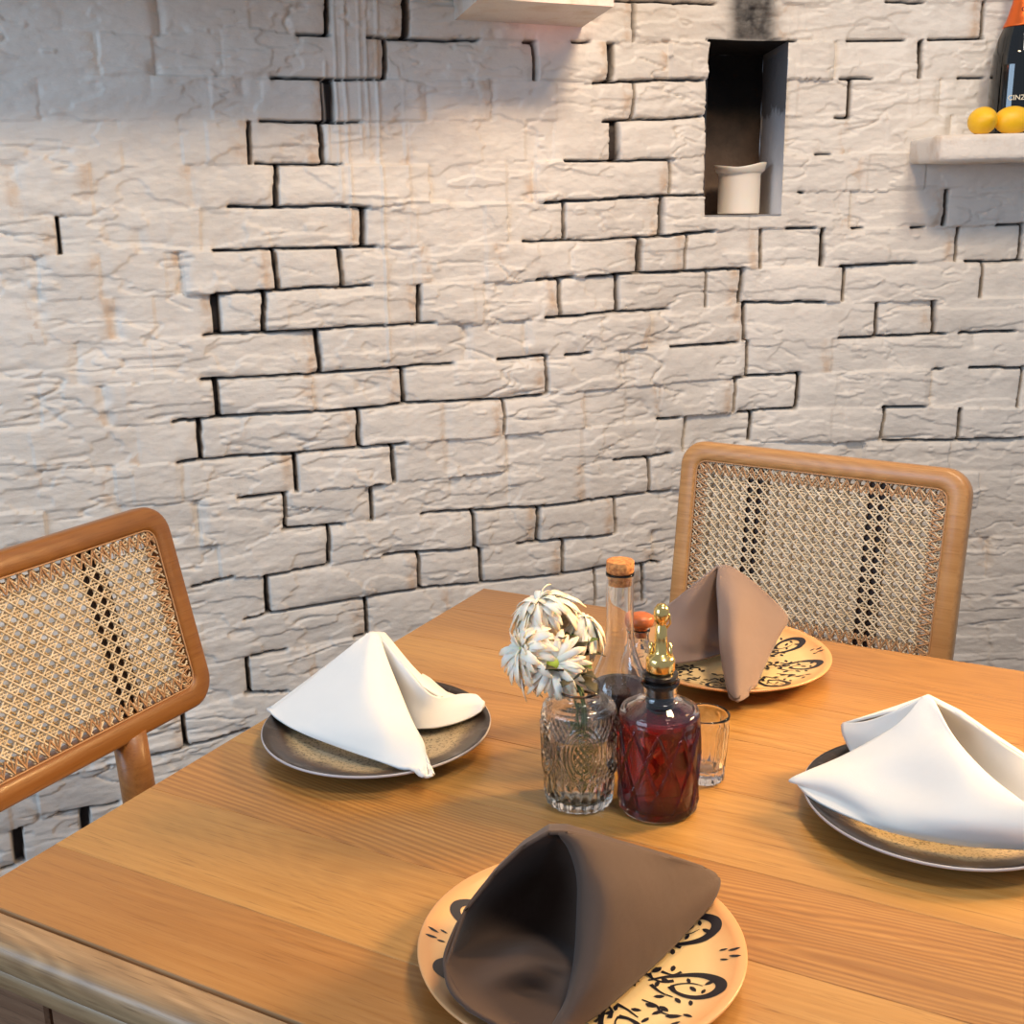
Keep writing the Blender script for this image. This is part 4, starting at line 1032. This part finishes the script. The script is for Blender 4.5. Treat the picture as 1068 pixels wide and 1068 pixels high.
bm = bmesh.new(); lathe(bm, [(0, .108), (.0095, .108), (.0105, .112), (.0128, .114), (.0128, .118), (.0105, .119), (.0128, .122), (.0128, .1265), (.0108, .128), (.0128, .131), (.0128, .140), (.0150, .1475), (.0168, .150), (.0168, .1535), (.0140, .155), (0, .155)], RB, 40, cap=False); sharp(obj('stopper', bm, M_RUBBER, rroot), 30)
bm = bmesh.new(); lathe(bm, [(0, .1552), (.0128, .1552), (.0138, .158), (.0138, .170), (.0120, .1735), (.0078, .175), (.0066, .178), (.0060, .192), (.0056, .205), (.0046, .2065), (.0046, .209), (.0064, .211), (.0076, .217), (.0070, .224), (.0040, .229), (0, .230)], RB, 32, cap=False); obj('pour_spout', bm, M_GOLD, rroot)
bm = bmesh.new()
sd = np.array([.95, -.3, 0]); tube(bm, [RB+sd*.009+[0, 0, .168], RB+sd*.0095+[0, 0, .176], RB+sd*.0085+[0, 0, .188]], [.0022, .0019, .0016], 10)
tube(bm, [RB-sd*.009+[0, 0, .168], RB-sd*.0095+[0, 0, .178], RB-sd*.0095+[0, 0, .186]], [.0024, .002, .0026], 10)
tube(bm, [RB+sd*.0045+[0, 0, .203], RB+sd*.0085+[0, 0, .209], RB+sd*.0078+[0, 0, .218], RB+sd*.003+[0, 0, .2225]], .0011, 8); obj('lever', bm, M_GOLD, rroot)

for ch in rroot.children: pass
rroot.scale = (.96, .96, .872)

# --- tumbler
GB = base(734, 812)
root = empty('tumbler', GB, 'small fluted clear glass tumbler behind the red bottle', 'glass')
bm = bmesh.new(); lathe(bm, dense([(0, .001), (.0165, .0), (.0190, .002), (.0196, .012), (.0215, .045), (.0232, .076), (.0232, .079), (.0222, .0800), (.0216, .079), (.0198, .045), (.0180, .018), (.014, .0145), (0, .014)], .003), GB, 120, mod=lambda th, r, z: (.0018*(abs(math.cos(th*8))-.6) if (z < .068 and r > .0186) else 0), cap=False)
obj('glass_body', bm, M_GLASS, root)

root.scale = (1., 1., .87)
# --- tall flask with cork
FB = base(645, 786); froot = empty('sauce_flask', FB, 'tall long-necked glass flask of dark sauce closed with a flat cork', 'bottle')
ro = dense([(0, 0), (.033, 0), (.0365, .003), (.0372, .020), (.0368, .045), (.0340, .070), (.0285, .090), (.0215, .108), (.0165, .124), (.0143, .142), (.0136, .170), (.0132, .207), (.0142, .2085), (.0142, .211), (.0125, .2115)], .004)
ri = dense([(.0125, .2115), (.0117, .207), (.0120, .170), (.0126, .142), (.0148, .124), (.0198, .108), (.0268, .090), (.0322, .070), (.0348, .045), (.0352, .012), (.032, .006), (0, .006)], .005)
bm = bmesh.new(); lathe(bm, ro+ri[1:], FB, 72, cap=False); obj('glass_body', bm, M_GLASS, froot)
bm = bmesh.new(); lathe(bm, dense([(0, .0056), (.0323, .0056), (.0356, .012), (.0352, .045), (.0326, .070), (.0297, .082), (0, .082)], .006), FB, 48, cap=False); obj('dark_sauce', bm, M_SOY, froot)
bm = bmesh.new(); lathe(bm, [(0, .198), (.0114, .198), (.0115, .2115), (.0135, .2125), (.0138, .2135), (.0138, .2235), (.0132, .2245), (0, .2245)], FB, 36, cap=False); sharp(obj('cork', bm, M_CORK, froot))

froot.scale = (1, 1, .925)
# --- little bottle with a round wooden knob, between flask and red bottle
KB = base(667, 750); kroot = empty('stoppered_bottle', KB, 'small clear bottle with round wooden knob stopper, half hidden behind the brass pourer', 'bottle')
ro = dense([(0, 0), (.021, 0), (.0235, .002), (.0238, .060), (.0225, .080), (.0175, .098), (.0105, .110), (.0088, .118), (.0088, .128), (.0100, .1285), (.0100, .131), (.0080, .1312)], .004)
ri = dense([(.0080, .1312), (.0068, .128), (.0068, .118), (.0085, .109), (.0155, .097), (.0205, .079), (.0217, .060), (.0215, .006), (0, .005)], .005)
bm = bmesh.new(); lathe(bm, ro+ri[1:], KB, 56, cap=False); obj('glass_body', bm, M_GLASS, kroot)
bm = bmesh.new(); lathe(bm, [(0, .0047), (.0219, .0057), (.0221, .055), (0, .055)], KB, 40, cap=False); obj('dark_sauce', bm, M_SOY, kroot)
bm = bmesh.new(); lathe(bm, dense([(0, .120), (.0062, .120), (.0066, .131), (.0072, .134), (.0130, .1375), (.0142, .143), (.0130, .149), (.0085, .1525), (0, .1535)], .002), KB, 36, cap=False); obj('wooden_knob', bm, simple('reddish_knob_wood', srgb(176, 92, 44), .4), kroot)

kroot.scale = (1, 1, .80)
# ------------------------------------------------------------------ flowers
M_PET = NT('white_petal'); _o = M_PET.objc(); _c = M_PET.attr('tipf')[2]
M_PET.set(Base_Color=M_PET.ramp(_c, [(.0, srgb(196, 206, 120)), (.22, srgb(236, 232, 214)), (.7, srgb(246, 238, 222)), (1., srgb(244, 218, 178))]), Roughness=.6)
M_PET.b.inputs['Subsurface Weight'].default_value = .5; M_PET.b.inputs['Subsurface Radius'].default_value = (.004, .003, .002); M_PET = M_PET.m
M_EYE = simple('flower_eye', srgb(196, 206, 70), .7)
def depth_at(u, v, dref):  # point on the pixel ray at optical depth dref
    return C0 + ray(u, v)*dref
def flower(label, u, v, dz, axis, R, npet, droop, seed, lay=3, stemkink=(0, 0), eye=False, spread=1.):
    rr = random.Random(seed); zr = (VB-C0)@FWD
    c = depth_at(u, v, zr+dz); ax = np.array(axis, float); ax /= np.linalg.norm(ax)
    root = empty('flower', c, label, 'flower', 'white flowers in the jar vase')
    e1 = np.cross(ax, Z if abs(ax[2]) < .9 else X); e1 /= np.linalg.norm(e1); e2 = np.cross(ax, e1)
    bm = bmesh.new(); tl = bm.verts.layers.float.new('tipf')
    for L in range(lay):
        k = npet-int(L*npet*.2)
        for i in range(k):
            th = 2*PI*(i+.5*L)/k+rr.uniform(-.16, .16); dr = e1*math.cos(th)+e2*math.sin(th); sd_ = np.cross(ax, dr)
            ln = R*rr.uniform(.82, 1.08)*(1-.16*L); el = (.15+.42*L+rr.uniform(-.15, .2))*spread; wd_ = R*.085*rr.uniform(.8, 1.2)
            curl = droop*rr.uniform(.6, 1.3); tw = rr.uniform(-.5, .5); rows = []
            N = 7
            p = np.zeros(3); a = el
            for j in range(N):
                t = j/(N-1); w = wd_*(.35+1.5*t*(1-t)*1.5+.35*t)*(1 if j < N-1 else .35)
                q = c+ax*.002+p; s2 = sd_*math.cos(tw*t)+ax*math.sin(tw*t)
                up_ = ax*math.cos(a)-dr*math.sin(a)
                rows.append([(q-s2*w, t), (q+up_*(-.25*w), t), (q+s2*w, t)])
                p = p+(dr*math.cos(a)+ax*math.sin(a))*ln/(N-1)+np.array([0, 0, -1])*0; a -= curl/(N-1)*1.9
                p[2] -= droop*.0006*j
            V = []
            for row in rows:
                vr = []
                for (q, t) in row: x = bm.verts.new(q); x[tl] = t; vr.append(x)
                V.append(vr)
            for j in range(N-1):
                for s_ in (0, 1): bm.faces.new((V[j][s_], V[j][s_+1], V[j+1][s_+1], V[j+1][s_]))
    pet = obj('petals', bm, M_PET, root)
    sf = pet.modifiers.new('thick', 'SOLIDIFY'); sf.thickness = .0004; sf.offset = 0
    bm = bmesh.new(); bmesh.ops.create_uvsphere(bm, u_segments=16, v_segments=10, radius=R*.17)
    q = Vector(ax).to_track_quat('Z', 'Y').to_matrix().to_4x4(); bmesh.ops.transform(bm, matrix=Matrix.Translation(c+ax*.003)@q@Matrix.Diagonal((1, 1, .5, 1)), verts=bm.verts)
    obj('flower_eye', bm, M_EYE, root)
    # calyx and stem
    bm = bmesh.new(); bmesh.ops.create_uvsphere(bm, u_segments=14, v_segments=8, radius=R*.22); bmesh.ops.transform(bm, matrix=Matrix.Translation(c-ax*.004)@q@Matrix.Diagonal((1, 1, .6, 1)), verts=bm.verts); obj('calyx', bm, M_DRY, root)
    neck = VB+np.array([rr.uniform(-.008, .008), rr.uniform(-.008, .008), .106]); bot = VB+np.array([rr.uniform(-.016, .016), rr.uniform(-.013, .013), .013])
    mid = (c-ax*.02+neck)/2+np.array([stemkink[0], stemkink[1], .006])
    pts = crom([c-ax*.003, c-ax*.014, mid, neck, (neck+bot)/2+[.002, 0, 0], bot], 6)
    bm = bmesh.new(); tube(bm, pts, .0012, 7); obj('stem', bm, M_GREEN, root)
    return c, neck, bot, root
def leaf(root, p0, dirn, ln, wd_, mat, name='leaf', curl=.5, seed=0):
    rr = random.Random(seed); d = np.array(dirn, float); d /= np.linalg.norm(d); s_ = np.cross(d, Z); s_ /= np.linalg.norm(s_)+1e-9; up_ = np.cross(s_, d)
    bm = bmesh.new(); V = []; p = np.array(p0, float); N = 8; a = 0
    for j in range(N):
        t = j/(N-1); w = wd_*math.sin(PI*min(.98, t*.9+.06))*(1+.35*math.cos(j*2.4))
        dd_ = d*math.cos(a)-up_*math.sin(a)
        V.append([bm.verts.new(p-s_*w+up_*.3*w), bm.verts.new(p), bm.verts.new(p+s_*w+up_*.3*w)])
        p = p+dd_*ln/(N-1); a += curl/(N-1)*1.6
    for j in range(N-1):
        for k in (0, 1): bm.faces.new((V[j][k], V[j][k+1], V[j+1][k+1], V[j+1][k]))
    o_ = obj(name, bm, mat, root); m_ = o_.modifiers.new('thick', 'SOLIDIFY'); m_.thickness = .0005
    return o_
f1 = flower('largest white flower, at the top of the bunch, petals drooping to the left', 564, 634, .012, (-.50, .10, .85), .046, 46, .95, 3, stemkink=(.004, 0))
f2 = flower('white flower hanging at the lower left of the bunch, seen from its side', 549, 678, -.008, (-.80, -.35, .25), .043, 40, .85, 5)
f3 = flower('white flower at the right of the bunch, petals folded down', 607, 650, .02, (.40, .10, .85), .035, 38, 1.2, 8)
f4 = flower('open white flower with a green eye, lowest and nearest in the bunch', 577, 692, -.024, (-.12, -.80, .38), .036, 26, .35, 12, lay=2, spread=.5)
for i, (f_, k) in enumerate(((f1, 6), (f2, 5), (f3, 6), (f4, 6))):
    c, neck, bot, root = f_
    for j in range(k):
        rr = random.Random(i*10+j); t = rr.uniform(.3, .86); p = c*(1-t)+neck*t
        leaf(root, p+np.array([0, 0, .002]), (rr.uniform(-1, 1), rr.uniform(-1, .6), rr.uniform(.0, .8)), rr.uniform(.018, .032), rr.uniform(.004, .008), [M_DRY, M_GREEN, M_DRY][j % 3], seed=i*7+j)
    for j in range(2):
        rr = random.Random(90+i*10+j); t = rr.uniform(.15, .6); p = neck*(1-t)+bot*t
        leaf(root, p, (rr.uniform(-.6, .6), rr.uniform(-.6, .6), rr.uniform(.3, 1)), .015, .0028, M_GREEN, seed=i*7+j+50)

# folded hem corner showing at the tip of the back napkin
_tn = [o for o in SC.objects if o.get('label', '').startswith('taupe napkin folded as a tent')][0]
bm = bmesh.new()
tube(bm, [cpt(p) for p in [(758,709,.030),(764,713,.0295),(771,717,.0285),(773,722,.0265),(771,728,.0245),(766,729,.0245),(761,723,.0255),(759,715,.028)]], .0011, 6)
tube(bm, [cpt(p) for p in [(762,716,.0285),(767,718,.028),(769,723,.026),(766,725,.0255),(763,721,.027)]], .0008, 6)
obj('hem', bm, M_BROWN, _tn)
